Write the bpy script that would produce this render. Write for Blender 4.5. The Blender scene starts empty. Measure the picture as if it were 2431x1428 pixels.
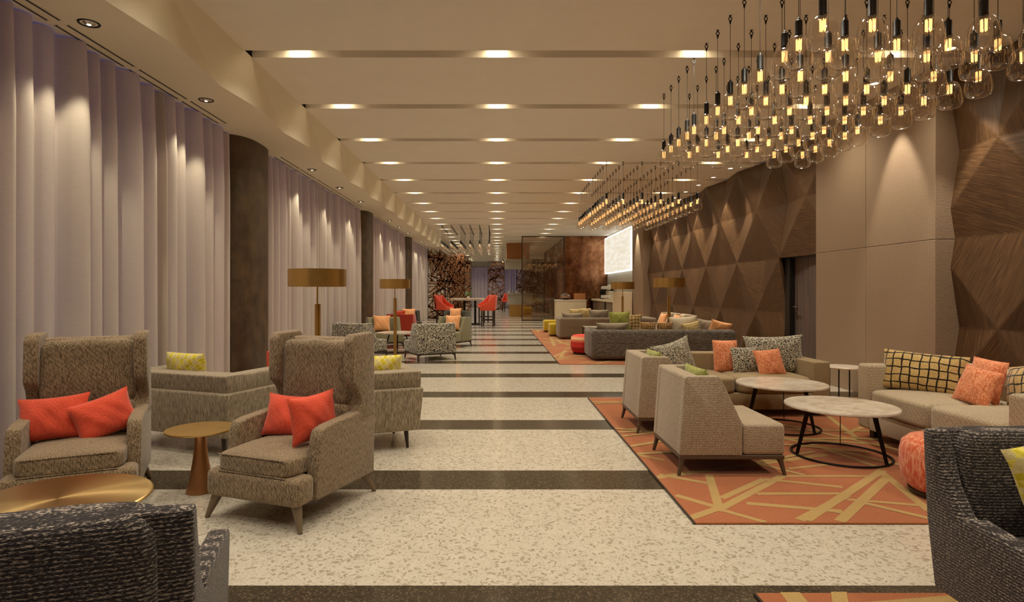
import bpy, bmesh, math, random
from mathutils import Vector, Matrix, Euler
PI = math.pi
C = bpy.context.scene.collection
S = bpy.context.scene

# ------------------------------------------------------------ camera, world, exposure
cam_d = bpy.data.cameras.new('camera'); cam = bpy.data.objects.new('camera', cam_d); C.objects.link(cam)
cam.location = (0, 0, 1.3); cam.rotation_euler = (PI/2, 0, 0)
cam_d.sensor_width = 36; cam_d.lens = 36*1400/2431
cam_d.shift_x = 0.0146; cam_d.shift_y = -0.00987
cam_d.clip_start = .05; cam_d.clip_end = 200
S.camera = cam
W = bpy.data.worlds.new('dusk'); S.world = W; W.use_nodes = True
W.node_tree.nodes['Background'].inputs[0].default_value = (.16, .17, .62, 1)   # dusk outside the curtains
W.node_tree.nodes['Background'].inputs[1].default_value = .5
S.view_settings.view_transform = 'Standard'; S.view_settings.look = 'None'
S.view_settings.gamma = 1; S.view_settings.use_curve_mapping = False
S.view_settings.exposure = 0.0
S.cycles.max_bounces = 8; S.cycles.diffuse_bounces = 5; S.cycles.glossy_bounces = 4
S.cycles.transmission_bounces = 6; S.cycles.transparent_max_bounces = 48
S.cycles.sample_clamp_indirect = 4; S.cycles.caustics_reflective = False; S.cycles.caustics_refractive = False
WARM = (1.0, .90, .73)
P_SLOT, P_SOFFIT, P_WASH = 88, 38, 150
HC = 3.66            # ceiling height
STEP = 1.669         # spacing of the ceiling slots and floor stripes
SLOTS = [STEP*(3.523+n) for n in range(-3, 25)]
# ------------------------------------------------------------ helpers
def L(r, g, b):
    f = lambda c: ((c/255+.055)/1.055)**2.4 if c > 10 else c/255/12.92
    return (f(r), f(g), f(b), 1)
class NT:
    def __init__(s, name):
        s.m = bpy.data.materials.new(name); s.m.use_nodes = True; s.t = s.m.node_tree
        s.b = s.t.nodes['Principled BSDF']; s.o = s.t.nodes['Material Output']
    def n(s, typ, ins=None, **kw):
        nd = s.t.nodes.new(typ)
        for k, v in kw.items(): setattr(nd, k, v)
        for k, v in (ins or {}).items():
            if isinstance(v, bpy.types.NodeSocket): s.t.links.new(v, nd.inputs[k])
            else: nd.inputs[k].default_value = v
        return nd
    def set(s, **kw):
        for k, v in kw.items():
            k = {'color':'Base Color','rough':'Roughness','metal':'Metallic','normal':'Normal','sheen':'Sheen Weight','coat':'Coat Weight','spec':'Specular IOR Level'}.get(k, k)
            if isinstance(v, bpy.types.NodeSocket): s.t.links.new(v, s.b.inputs[k])
            else: s.b.inputs[k].default_value = v
    def coord(s, scale=(1,1,1), rot=(0,0,0), kind='Object'):
        tc = s.n('ShaderNodeTexCoord')
        return s.n('ShaderNodeMapping', {'Vector': tc.outputs[kind], 'Scale': scale, 'Rotation': rot}).outputs[0]
    def noise(s, vec, scale=5, detail=3, rough=.5):
        return s.n('ShaderNodeTexNoise', {'Vector': vec, 'Scale': scale, 'Detail': detail, 'Roughness': rough}).outputs['Fac']
    def ramp(s, fac, stops):
        r = s.n('ShaderNodeValToRGB', {'Fac': fac}); e = r.color_ramp.elements
        while len(e) < len(stops): e.new(.5)
        for el, (p, c) in zip(e, stops): el.position = p; el.color = c
        return r.outputs[0]
    def math(s, op, a, b=0.0, c=0.0):
        return s.n('ShaderNodeMath', {0: a, 1: b, 2: c}, operation=op).outputs[0]
    def mix(s, f, a, b, mode='MIX'):
        nd = s.n('ShaderNodeMix', data_type='RGBA', blend_type=mode)
        for i, v in ((0, f), (6, a), (7, b)):
            if isinstance(v, bpy.types.NodeSocket): s.t.links.new(v, nd.inputs[i])
            else: nd.inputs[i].default_value = v
        return nd.outputs[2]
    def bump(s, h, strength=.3, dist=.005):
        return s.n('ShaderNodeBump', {'Height': h, 'Strength': strength, 'Distance': dist}).outputs[0]

def plain(name, col, rough=.5, metal=0, **kw):
    t = NT(name); t.set(color=col, rough=rough, metal=metal, **kw); return t.m
def emis(name, col, strength, sample=True):
    t = NT(name); t.set(color=(0,0,0,1)); t.b.inputs['Emission Color'].default_value = col; t.b.inputs['Emission Strength'].default_value = strength
    if not sample: t.m.cycles.emission_sampling = 'NONE'
    return t.m
def fabric(name, c1, c2, stretch=(1,1,1), scale=120, rough=.9, lo=.35, hi=.65, bump=.5, weave=0, c3=None, big=.25, band=0):
    """woven cloth: stretched yarn noise between two colours, an optional diagonal weave, a soft large variation"""
    t = NT(name)
    f = t.noise(t.coord(stretch), scale, 2, .6)
    if weave:
        x = t.n('ShaderNodeSeparateXYZ', {0: t.coord((weave, weave, weave), (.0, .785, .5))})
        s = t.math('ADD', t.math('ADD', t.math('SINE', x.outputs[0]), t.math('SINE', x.outputs[1])), t.math('SINE', x.outputs[2]))
        f = t.math('ADD', f, t.math('MULTIPLY', s, .035))
    if band:
        z = t.n('ShaderNodeSeparateXYZ', {0: t.coord()}).outputs[2]
        f = t.math('ADD', f, t.math('MULTIPLY', t.math('SINE', t.math('MULTIPLY', z, 2*PI*band)), .085))
    stops = [(lo, c1), (hi, c2)] if c3 is None else [(lo, c1), ((lo+hi)/2, c2), (hi, c3)]
    col = t.ramp(f, stops)
    g = t.noise(t.coord((1,1,1)), 4, 2)
    col = t.mix(t.math('MULTIPLY', g, big), col, (c1[0]*.6, c1[1]*.6, c1[2]*.6, 1))
    t.set(color=col, rough=rough, sheen=.25, spec=.2, normal=t.bump(f, bump, .004)); return t.m

M = {}
M['tweed'] = fabric('taupe_tweed', L(88,73,54), L(176,152,120), (1,1,.22), 190, weave=620, lo=.32, hi=.68)
M['slipper'] = fabric('herringbone_taupe', L(108,92,74), L(218,198,168), (1,1,1), 260, weave=560, lo=.34, hi=.66)
M['sofa_taupe'] = fabric('taupe_cloth', L(138,118,86), L(172,150,112), (1,1,1), 200, weave=500, bump=.3)
M['sofa_beige'] = fabric('beige_cloth', L(150,134,108), L(212,194,164), (1,1,1), 220, weave=380, bump=.4)
M['lounger'] = fabric('light_taupe_rib', L(120,106,86), L(184,168,142), (1,1,.12), 130, bump=.5)
M['dark'] = fabric('charcoal_striped_tweed', L(30,25,25), L(72,63,60), (.25,.25,1), 420, lo=.40, hi=.70, c3=L(190,176,160), bump=.9, big=.2, band=95)
M['dark_sofa'] = fabric('dark_grey_strie', L(56,50,44), L(126,114,100), (.12,.12,1), 130, bump=.5)
M['grey_sofa'] = fabric('warm_grey_cloth', L(112,98,80), L(138,122,102), (1,1,1), 150, bump=.3)
M['boucle'] = fabric('speckled_boucle', L(24,24,24), L(206,198,176), (1,1,1), 70, lo=.495, hi=.515, bump=.8, big=.02)
M['boucle_fine'] = fabric('speckled_boucle_fine', L(26,26,26), L(214,204,180), (1,1,1), 115, lo=.49, hi=.52, bump=.8, big=.02)
M['red'] = fabric('coral_red_cloth', L(206,66,42), L(232,96,66), (1,1,1), 260, weave=500, bump=.3, big=.1)
M['red_dark'] = fabric('brick_red_cloth', L(150,44,26), L(176,60,38), (1,1,1), 200, bump=.2, big=.1)
M['orange'] = fabric('orange_melange', L(208,108,66), L(238,166,122), (1,1,.5), 90, lo=.36, hi=.62, bump=.5, big=.05)
M['ottoman'] = fabric('coral_melange', L(206,90,54), L(232,164,126), (1,1,.3), 60, lo=.4, hi=.66, bump=.5, big=.05)
M['peach'] = fabric('peach_cloth', L(232,158,100), L(244,184,130), (1,1,1), 60, bump=.3, big=.05)
M['olive'] = fabric('olive_green_cloth', L(128,130,56), L(164,164,84), (1,1,1), 40, bump=.3, big=.1)
M['yellow'] = fabric('mustard_cloth', L(176,150,30), L(196,172,50), (1,1,1), 90, bump=.2, big=.1)
M['green_grey'] = fabric('sage_grey_cloth', L(122,116,86), L(146,140,110), (1,1,1), 150, bump=.3)
M['dark_green'] = fabric('dark_olive_cloth', L(58,56,44), L(84,80,64), (1,1,1), 150, bump=.3)
M['cream_cloth'] = fabric('cream_cloth', L(196,180,150), L(222,208,180), (1,1,1), 90, bump=.3, big=.08)
M['grey_pillow'] = fabric('grey_cloth', L(132,120,100), L(164,150,128), (1,1,1), 90, bump=.3, big=.08)
def plaid(name='gold_windowpane_check', b1=L(176,144,84), b2=L(218,188,128), line=L(38,30,22), fr=15.5):
    t = NT(name); v = t.coord()
    wob = t.n('ShaderNodeTexNoise', {'Vector': v, 'Scale': 9, 'Detail': 1})
    w2 = t.n('ShaderNodeVectorMath', {0: v, 1: t.n('ShaderNodeVectorMath', {0: wob.outputs['Color'], 'Scale': .035}, operation='SCALE').outputs[0]}, operation='ADD')
    x = t.n('ShaderNodeSeparateXYZ', {0: w2.outputs[0]})
    f = None
    for i in (0, 2):
        a = t.math('FRACT', t.math('MULTIPLY', x.outputs[i], fr))
        a = t.math('LESS_THAN', a, .16)
        f = a if f is None else t.math('MAXIMUM', f, a)
    n = t.noise(t.coord(), 160, 2)
    base = t.ramp(n, [(.35, b1), (.65, b2)])
    t.set(color=t.mix(f, base, line), rough=.95, sheen=.3, spec=.15, normal=t.bump(n, .6, .003)); return t.m
M['plaid'] = plaid()
M['plaid_dark'] = plaid('brown_gold_check', L(96,58,36), L(124,78,48), L(208,176,104), 26)
M['plaid_pale'] = plaid('cream_gold_check', L(206,182,120), L(226,206,152), L(150,112,50), 22)
def geo():
    t = NT('yellow_rhombus_print'); v = t.coord((1,1,1)); x = t.n('ShaderNodeSeparateXYZ', {0: v})
    u = t.math('ADD', x.outputs[0], t.math('MULTIPLY', x.outputs[2], .5)); w = x.outputs[2]
    cb = t.n('ShaderNodeCombineXYZ', {0: u, 1: 0.0, 2: w})
    ck = t.n('ShaderNodeTexChecker', {'Vector': cb.outputs[0], 'Scale': 44.0, 'Color1': L(200,182,40), 'Color2': L(222,206,92)})
    cb2 = t.n('ShaderNodeCombineXYZ', {0: t.math('SUBTRACT', x.outputs[0], t.math('MULTIPLY', w, .5)), 1: 0.0, 2: w})
    ck2 = t.n('ShaderNodeTexChecker', {'Vector': cb2.outputs[0], 'Scale': 22.0})
    n = t.noise(v, 200, 2)
    c = t.mix(t.math('MULTIPLY', ck2.outputs['Fac'], .55), ck.outputs[0], L(204,190,160))
    t.set(color=c, rough=.9, sheen=.2, spec=.2, normal=t.bump(n, .4, .003)); return t.m
M['geo'] = geo()
def stripe_pouf():
    t = NT('red_banded_cloth'); x = t.n('ShaderNodeSeparateXYZ', {0: t.coord()})
    c = t.ramp(t.math('MULTIPLY', x.outputs[2], 2.4), [(.0, L(150,20,24)), (.18, L(190,30,34)), (.3, L(140,16,22)), (.42, L(206,58,44)), (.56, L(190,30,34)), (.68, L(222,120,84)), (.78, L(232,196,150)), (.9, L(216,70,52))])
    t.set(color=c, rough=.8); return t.m
M['banded'] = stripe_pouf()
M['leg'] = plain('smoked_oak', L(84,66,50), .45)
M['leg_light'] = plain('taupe_lacquer', L(116,98,76), .45)
M['leg_dark'] = plain('dark_walnut', L(48,34,24), .4)
M['black'] = plain('black_metal', L(24,22,20), .4, .6)
M['black_plastic'] = plain('black_matt', L(18,16,14), .45)
M['seam'] = plain('seam_dark', L(52,42,32), .9)
def brass(name, c, rough, brush=None):
    t = NT(name); t.set(metal=1.0, rough=rough)
    n = t.noise(t.coord((1,1,40) if brush is None else brush), 8, 3)
    t.set(color=t.mix(n, c, (c[0]*.72, c[1]*.7, c[2]*.66, 1))); return t
M['brass'] = brass('brushed_brass', L(222,184,112), .34).m
M['copper_foot'] = brass('hammered_bronze', L(204,150,104), .4, (1,1,1)).m
def radial_brass():
    t = NT('turned_brass_top'); t.set(metal=1.0, rough=.24)
    t.set(color=L(240,206,138)); t.b.inputs['Anisotropic'].default_value = .85
    tg = t.n('ShaderNodeTangent', direction_type='RADIAL', axis='Z'); t.set(Tangent=tg.outputs[0]); return t.m
M['brass_top'] = radial_brass()
def marble():
    t = NT('pale_marble'); v = t.coord()
    n = t.noise(v, 6, 6, .65); v2 = t.noise(t.coord((1,2.5,1)), 3, 8, .7)
    c = t.ramp(n, [(.3, L(184,170,150)), (.55, L(212,200,182)), (.75, L(226,216,200))])
    t.set(color=t.mix(t.ramp(v2, [(.47, (0,0,0,1)), (.5, (.3,.3,.3,1)), (.53, (0,0,0,1))]), c, L(128,104,84)), rough=.22); return t.m
M['marble'] = marble()
def floor_mat():
    t = NT('terrazzo_bands'); v = t.coord()
    y = t.n('ShaderNodeSeparateXYZ', {0: v}).outputs[1]
    ph = t.math('FRACT', t.math('DIVIDE', t.math('SUBTRACT', y, 2.195+STEP*5-STEP*10), STEP))
    band = t.math('LESS_THAN', ph, .245)
    w = t.noise(v, 13, 2)
    vv = t.n('ShaderNodeVectorMath', {0: v, 1: t.n('ShaderNodeVectorMath', {0: t.n('ShaderNodeTexNoise', {'Vector': v, 'Scale': 16.0}).outputs['Color'], 'Scale': .09}, operation='SCALE').outputs[0]}, operation='ADD').outputs[0]
    chips = t.n('ShaderNodeTexVoronoi', {'Vector': vv, 'Scale': 38.0, 'Randomness': 1.0})
    chipsel = t.n('ShaderNodeSeparateColor', {0: chips.outputs['Color']}).outputs[0]
    big = t.math('MULTIPLY', t.math('LESS_THAN', chips.outputs['Distance'], .40), t.math('GREATER_THAN', chipsel, .40))
    fine = t.n('ShaderNodeTexVoronoi', {'Vector': v, 'Scale': 95.0})
    fsel = t.n('ShaderNodeSeparateColor', {0: fine.outputs['Color']})
    small = t.math('MULTIPLY', t.math('LESS_THAN', fine.outputs['Distance'], .42), t.math('GREATER_THAN', fsel.outputs[1], .5))
    base = t.mix(w, L(184,175,158), L(208,200,184))
    c1 = t.mix(t.math('MULTIPLY', small, .45), base, L(146,132,108))
    c1 = t.mix(t.math('MULTIPLY', big, .62), c1, t.mix(fsel.outputs[0], L(158,146,124), L(116,102,82)))
    d = t.mix(t.math('MULTIPLY', small, .7), L(66,58,46), L(112,98,78))
    d = t.mix(t.math('MULTIPLY', big, .5), d, L(46,40,32))
    t.set(color=t.mix(band, c1, d), rough=.13, spec=.24); return t.m
M['floor'] = floor_mat()
def paint(name, c, rough=.75):
    t = NT(name); n = t.noise(t.coord(), 3, 3)
    t.set(color=t.mix(n, c, (c[0]*.93, c[1]*.93, c[2]*.93, 1)), rough=rough, spec=.25); return t.m
M['ceiling'] = paint('ceiling_paint', L(238,230,216))
M['slot'] = paint('slot_paint', L(208,200,186), .5)
M['soffit'] = paint('soffit_paint', L(234,224,200))
M['white_wall'] = paint('pale_wall_paint', L(206,200,184))
def wood_panel():
    t = NT('folded_walnut_veneer'); at = t.n('ShaderNodeAttribute', attribute_name='grain')
    sp = t.n('ShaderNodeSeparateColor', {0: at.outputs['Color']})
    ang = t.math('MULTIPLY', sp.outputs[0], 3.14)
    rv = t.n('ShaderNodeVectorRotate', {'Vector': t.coord(), 'Angle': ang}, rotation_type='X_AXIS').outputs[0]
    m = t.n('ShaderNodeMapping', {'Vector': rv, 'Scale': (9,34,1.3)}).outputs[0]
    n = t.noise(m, 2.2, 6, .6)
    c = t.ramp(n, [(.3, L(62,43,27)), (.55, L(92,66,42)), (.75, L(122,92,60))])
    c = t.mix(t.math('MULTIPLY', sp.outputs[1], .35), c, L(64,42,26))
    t.set(color=c, rough=.42, spec=.5, normal=t.bump(n, .1, .004)); return t.m
M['wood_wall'] = wood_panel()
def beige_panel():
    t = NT('beige_textured_cladding'); n = t.noise(t.coord((1,1,2.5)), 45, 4)
    t.set(color=t.mix(n, L(142,120,98), L(162,140,116)), rough=.5, normal=t.bump(n, .35, .008)); return t.m
M['beige_wall'] = beige_panel()
M['door'] = fabric('door_walnut', L(50,32,22), L(92,60,40), (1,1,.04), 30, rough=.35, bump=.05, big=.1)
M['door_frame'] = plain('door_frame_dark', L(22,17,13), .5)
M['steel'] = plain('satin_steel', L(190,186,176), .25, 1.0)
def column_mat():
    t = NT('dark_bronze_plaster'); v = t.coord()
    n = t.noise(v, 5, 4); s2 = t.noise(t.coord((1,1,.5)), 24, 2, .7)
    c = t.ramp(n, [(.3, L(58,44,28)), (.7, L(92,72,48))])
    k = t.ramp(s2, [(.66, (0,0,0,1)), (.72, (.55,.55,.55,1))])
    t.set(color=t.mix(k, c, L(120,96,66)), rough=.45, spec=.6, normal=t.bump(s2, .5, .01)); return t.m
M['column'] = column_mat()
def curtain_mat():
    t = NT('sheer_linen'); n = t.noise(t.coord((1,1,10)), 14, 3)
    col = t.mix(n, L(214,200,176), L(230,216,194))
    d = t.n('ShaderNodeBsdfDiffuse', {'Color': col}); tr = t.n('ShaderNodeBsdfTranslucent', {'Color': L(196,190,206)})
    mx = t.n('ShaderNodeMixShader', {0: .26, 1: d.outputs[0], 2: tr.outputs[0]})
    t.t.links.new(mx.outputs[0], t.o.inputs[0]); return t.m
M['curtain'] = curtain_mat()
def thin_glass(name, tint, base=.05, edge=.9, rough=.03):
    t = NT(name); lw = t.n('ShaderNodeLayerWeight', {'Blend': .35})
    f = t.math('ADD', t.math('MULTIPLY', t.math('POWER', lw.outputs['Facing'], 1.7), edge), base)
    a = t.n('ShaderNodeBsdfTransparent', {'Color': tint}); g = t.n('ShaderNodeBsdfGlossy', {'Color': (1,1,1,1), 'Roughness': rough})
    mx = t.n('ShaderNodeMixShader', {0: f, 1: a.outputs[0], 2: g.outputs[0]})
    t.t.links.new(mx.outputs[0], t.o.inputs[0]); return t.m
M['glass'] = thin_glass('clear_glass', (.95,.93,.90,1))
M['bulb_glass'] = thin_glass('bulb_glass', (.99,.95,.88,1), .03, .4)
M['pane'] = thin_glass('bronze_tinted_glass', (.88,.80,.72,1), .08, .4)
M['filament'] = emis('glowing_filament', (1,.52,.18,1), 2.7, False)
M['filament_dim'] = emis('glowing_filament_dim', (1,.74,.48,1), .8, False)
M['lamp'] = emis('lamp_diffuser', (1,.80,.52,1), 16)
M['lamp_small'] = emis('lamp_diffuser_small', (1,.85,.6,1), 5)
def artwork():
    t = NT('backlit_panel'); n = t.noise(t.coord((1,.4,2)), 4, 6)
    c = t.ramp(n, [(.35, (.86,.76,.58,1)), (.65, (1,.93,.80,1))])
    t.set(color=(0,0,0,1)); t.t.links.new(c, t.b.inputs['Emission Color']); t.b.inputs['Emission Strength'].default_value = .95; return t.m
M['art'] = artwork()
M['art_edge'] = emis('backlit_edge', (1,.97,.9,1), 1.6)
M['rug'] = fabric('rust_carpet', L(146,78,38), L(186,112,64), (1,1,1), 230, lo=.3, hi=.7, bump=.8, big=.15)
M['rug_line'] = fabric('gold_carpet', L(160,126,68), L(196,164,100), (1,1,1), 230, lo=.3, hi=.7, bump=.8, big=.1)
M['lattice'] = plain('bronze_lattice', L(150,98,62), .4, .1)
def copper():
    t = NT('polished_copper_sheet'); n = t.noise(t.coord((1.2,1,.8)), 2.2, 8, .72)
    t.set(color=t.ramp(n, [(.35, L(96,62,42)), (.5, L(150,104,74)), (.65, L(186,140,104))]), metal=1.0, rough=.2, normal=t.bump(n, .12, .02)); return t.m
M['copper'] = copper()
M['hood_wood'] = plain('orange_veneer', L(170,110,58), .5)
M['cream'] = plain('cream_laminate', L(224,208,176), .4)
M['grey_hood'] = plain('pale_grey_metal', L(176,168,150), .4)
M['plant'] = plain('leaf_green', L(96,128,60), .6)
M['white'] = plain('white_ceramic', L(230,224,210), .3)

def new_bm(): return bmesh.new()
def put(bm, src, mat=0, mtx=None):
    if mtx is not None: bmesh.ops.transform(src, matrix=mtx, verts=src.verts)
    for f in src.faces: f.material_index = mat; f.smooth = True
    me = bpy.data.meshes.new('tmp'); src.to_mesh(me); src.free(); bm.from_mesh(me); bpy.data.meshes.remove(me)
    return bm
def rbox(bm, x0, x1, y0, y1, z0, z1, bev=.01, seg=3, mat=0, mtx=None, taper=1.0):
    t = bmesh.new(); bmesh.ops.create_cube(t, size=1)
    for v in t.verts:
        low = v.co.z < 0
        k = taper if low else 1
        v.co = Vector(((x0+x1)/2+v.co.x*(x1-x0)*k, (y0+y1)/2+v.co.y*(y1-y0)*k, (z0+z1)/2+v.co.z*(z1-z0)))
    bev = min(bev, .49*min(x1-x0, y1-y0, z1-z0))
    if bev > 0: bmesh.ops.bevel(t, geom=t.edges[:], offset=bev, segments=seg, affect='EDGES', profile=.5, clamp_overlap=True)
    return put(bm, t, mat, mtx)
def prism(bm, prof, x0, x1, bev=.02, seg=3, mat=0, mtx=None):
    """outline in (y, z) swept from x0 to x1"""
    t = bmesh.new()
    vs = [t.verts.new((x0, y, z)) for y, z in prof]; f = t.faces.new(vs)
    r = bmesh.ops.extrude_face_region(t, geom=[f]); nv = [e for e in r['geom'] if isinstance(e, bmesh.types.BMVert)]
    bmesh.ops.translate(t, verts=nv, vec=(x1-x0, 0, 0)); bmesh.ops.recalc_face_normals(t, faces=t.faces)
    if bev > 0: bmesh.ops.bevel(t, geom=t.edges[:], offset=bev, segments=seg, affect='EDGES', profile=.5, clamp_overlap=True)
    return put(bm, t, mat, mtx)
def plate(bm, prof, z0, z1, bev=.01, seg=2, mat=0, mtx=None):
    """outline in (x, y) swept from z0 to z1"""
    t = bmesh.new()
    vs = [t.verts.new((x, y, z0)) for x, y in prof]; f = t.faces.new(vs)
    r = bmesh.ops.extrude_face_region(t, geom=[f]); nv = [e for e in r['geom'] if isinstance(e, bmesh.types.BMVert)]
    bmesh.ops.translate(t, verts=nv, vec=(0, 0, z1-z0)); bmesh.ops.recalc_face_normals(t, faces=t.faces)
    if bev > 0: bmesh.ops.bevel(t, geom=t.edges[:], offset=bev, segments=seg, affect='EDGES', profile=.5, clamp_overlap=True)
    return put(bm, t, mat, mtx)
def soft(bm, x0, x1, y0, y1, z0, z1, crown=.0, p=7, n=9, mat=0, mtx=None, wr=0, seed=0):
    """a stuffed cushion: rounded box with a crowned top"""
    t = bmesh.new(); bmesh.ops.create_cube(t, size=2); bmesh.ops.subdivide_edges(t, edges=t.edges[:], cuts=n, use_grid_fill=True)
    rnd = random.Random(seed); ph = [rnd.uniform(0, 6) for _ in range(4)]
    for v in t.verts:
        u = v.co; k = (abs(u.x)**p+abs(u.y)**p+abs(u.z)**p)**(-1/p); u = Vector((u.x*k, u.y*k, u.z*k))
        c = crown*max(0, 1-u.x**2)*max(0, 1-u.y**2)*(1 if u.z > 0 else 0)*abs(u.z)
        w = wr*(math.sin(u.x*7+ph[0]+2*u.y)+math.sin(u.y*9+ph[1]+u.z*5)*.7)*(1-abs(u.x)**4*.6)
        v.co = Vector(((x0+x1)/2+u.x*(x1-x0)/2, (y0+y1)/2+u.y*(y1-y0)/2+w*.5, (z0+z1)/2+u.z*(z1-z0)/2+c+w*(1 if u.z > 0 else 0)))
    return put(bm, t, mat, mtx)
def tube(bm, p0, p1, r0, r1=None, n=10, mat=0, cap=True):
    p0, p1 = Vector(p0), Vector(p1); r1 = r0 if r1 is None else r1
    t = bmesh.new(); d = (p1-p0); bmesh.ops.create_cone(t, cap_ends=cap, segments=n, radius1=r0, radius2=r1, depth=d.length)
    q = d.to_track_quat('Z', 'Y').to_matrix().to_4x4()
    return put(bm, t, mat, Matrix.Translation((p0+p1)/2) @ q)
def lathe(bm, prof, n=24, mat=0, mtx=None, close=False):
    t = bmesh.new(); rings = []
    for r, z in prof:
        if r < 1e-5: rings.append([t.verts.new((0, 0, z))])
        else: rings.append([t.verts.new((r*math.cos(2*PI*i/n), r*math.sin(2*PI*i/n), z)) for i in range(n)])
    for a, b in zip(rings, rings[1:]):
        for i in range(n):
            j = (i+1) % n
            if len(a) == 1: t.faces.new((a[0], b[j], b[i]))
            elif len(b) == 1: t.faces.new((a[i], a[j], b[0]))
            else: t.faces.new((a[i], a[j], b[j], b[i]))
    bmesh.ops.recalc_face_normals(t, faces=t.faces)
    return put(bm, t, mat, mtx)
def torus(bm, R, r, z, n=48, m=8, mat=0, flat=1.0):
    t = bmesh.new(); vs = [[t.verts.new(((R+r*math.cos(2*PI*j/m))*math.cos(2*PI*i/n), (R+r*math.cos(2*PI*j/m))*math.sin(2*PI*i/n), z+flat*r*math.sin(2*PI*j/m))) for j in range(m)] for i in range(n)]
    for i in range(n):
        for j in range(m):
            t.faces.new((vs[i][j], vs[(i+1)%n][j], vs[(i+1)%n][(j+1)%m], vs[i][(j+1)%m]))
    return put(bm, t, mat)
def obj(name, bm, mats, parent=None, sharp=35):
    me = bpy.data.meshes.new(name); bm.to_mesh(me); bm.free()
    for m in (mats if isinstance(mats, (list, tuple)) else [mats]): me.materials.append(m)
    if sharp: me.set_sharp_from_angle(angle=math.radians(sharp))
    o = bpy.data.objects.new(name, me); C.objects.link(o)
    if parent: o.parent = parent
    return o
def tag(o, label, cat, group=None):
    o['label'] = label; o['category'] = cat
    if group: o['group'] = group
    return o
def thing(name, label, cat, loc=(0,0,0), rotz=0, group=None):
    o = bpy.data.objects.new(name, None); C.objects.link(o); o.empty_display_size = .1
    o.location = loc; o.rotation_euler = (0, 0, rotz); return tag(o, label, cat, group)
def struct(name, bm, mats, parent=None, sharp=35):
    o = obj(name, bm, mats, parent, sharp)
    if not parent: o['kind'] = 'structure'
    return o
def dup(root, loc, rotz=None, label=None, group=None, mat=None):
    def cp(o, par):
        c = o.copy(); C.objects.link(c); c.parent = par
        for ch in [k for k in KIDS.get(o.name, ())]: cp(ch, c)
        return c
    global KIDS
    KIDS = {}
    stack = [root]
    while stack:
        o = stack.pop(); KIDS[o.name] = list(o.children); stack += KIDS[o.name]
    r = cp(root, None); r.location = loc
    if rotz is not None: r.rotation_euler = (0, 0, rotz)
    if label: r['label'] = label
    if group: r['group'] = group
    return r
def F(px, py, z=0.0):
    """point of the plane at height z seen at a pixel of the photograph"""
    d = (1.3-z)*1400/(py-690); return ((px-1180)*d/1400, d)
rad = math.radians

# ============================================================ THE ROOM
YB, YN = 48.0, -2.6
bm = new_bm(); rbox(bm, -4.2, 5.2, YN, YB+.3, -.1, 0, 0); struct('floor', bm, M['floor'])
# slabs of the ceiling with a recessed slot between each two
bm = new_bm(); edges = [YN] + [v for s in SLOTS for v in (s-.088, s+.088)] + [YB+.3]
for a, b in zip(edges[0::2], edges[1::2]): rbox(bm, -2.48, 5.0, a, b, HC, HC+.14, .0)
rbox(bm, -4.2, 5.2, YN, YB+.3, HC+.14, HC+.24, 0)
struct('ceiling', bm, [M['ceiling']])
bm = new_bm()
for s in SLOTS:
    rbox(bm, -2.47, 4.98, s-.087, s+.087, HC+.10, HC+.139, 0)
struct('trim_1', bm, M['slot'])
# dropped soffit along the curtains with a folded face
SZ = 3.26; SEND = 27.0
t = bmesh.new()
base = [v for v in SLOTS if -2 < v < SEND+1]
for s in base:
    A0 = t.verts.new((-2.478, s-.06, HC)); A1 = t.verts.new((-2.478, s+.06, HC))
    B = t.verts.new((-2.645, s-.22, SZ)); Cc = t.verts.new((-2.56, s+.57, SZ))
    t.faces.new((A0, B, Cc, A1))
    A2 = t.verts.new((-2.478, s+STEP-.06, HC)); B2 = t.verts.new((-2.645, s+STEP-.22, SZ))
    A1b = t.verts.new((-2.478, s+.06, HC)); Cb = t.verts.new((-2.56, s+.57, SZ))
    t.faces.new((A1b, Cb, B2, A2))
    # underside of the soffit
    D0 = t.verts.new((-4.1, s-.22, SZ)); D1 = t.verts.new((-4.1, s+STEP-.22, SZ))
    B_ = t.verts.new((-2.645, s-.22, SZ)); C_ = t.verts.new((-2.56, s+.57, SZ)); B2_ = t.verts.new((-2.645, s+STEP-.22, SZ))
    t.faces.new((D0, B_, C_, B2_, D1))
bm = new_bm(); put(bm, t)
rbox(bm, -4.1, -2.9, YN, SEND+1, SZ+.01, SZ+.06, 0)
o = struct('trim_2', bm, M['soffit']); 
for p in o.data.polygons: p.use_smooth = False
bm = new_bm(); rbox(bm, -4.3, -4.2, YN, YB+.3, 0, .12, 0); rbox(bm, -4.3, -4.2, YN, YB+.3, 3.2, HC+.24, 0); rbox(bm, -4.2, -3.5, SEND+1, YB, 0, HC+.14, 0); struct('wall_left', bm, M['white_wall'])
bm = new_bm(); rbox(bm, -4.2, 5.2, YB, YB+.3, 0, .1, 0); rbox(bm, -4.2, -2.2, YB, YB+.3, .1, HC+.14, 0); rbox(bm, 2.3, 5.2, YB, YB+.3, .1, HC, 0); rbox(bm, -2.2, 2.3, YB, YB+.3, 3.2, HC, 0)
struct('wall_back', bm, M['white_wall'])
bm = new_bm(); rbox(bm, -4.2, 5.2, YN-.1, YN, 0, HC, 0); struct('wall_front', bm, M['white_wall'])
bm = new_bm(); rbox(bm, 5.06, 5.2, YN, YB+.3, 0, HC, 0)
rbox(bm, 4.75, 5.06, 20.2, YB, 0, HC, 0)
struct('wall_right', bm, M['white_wall'])
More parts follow.
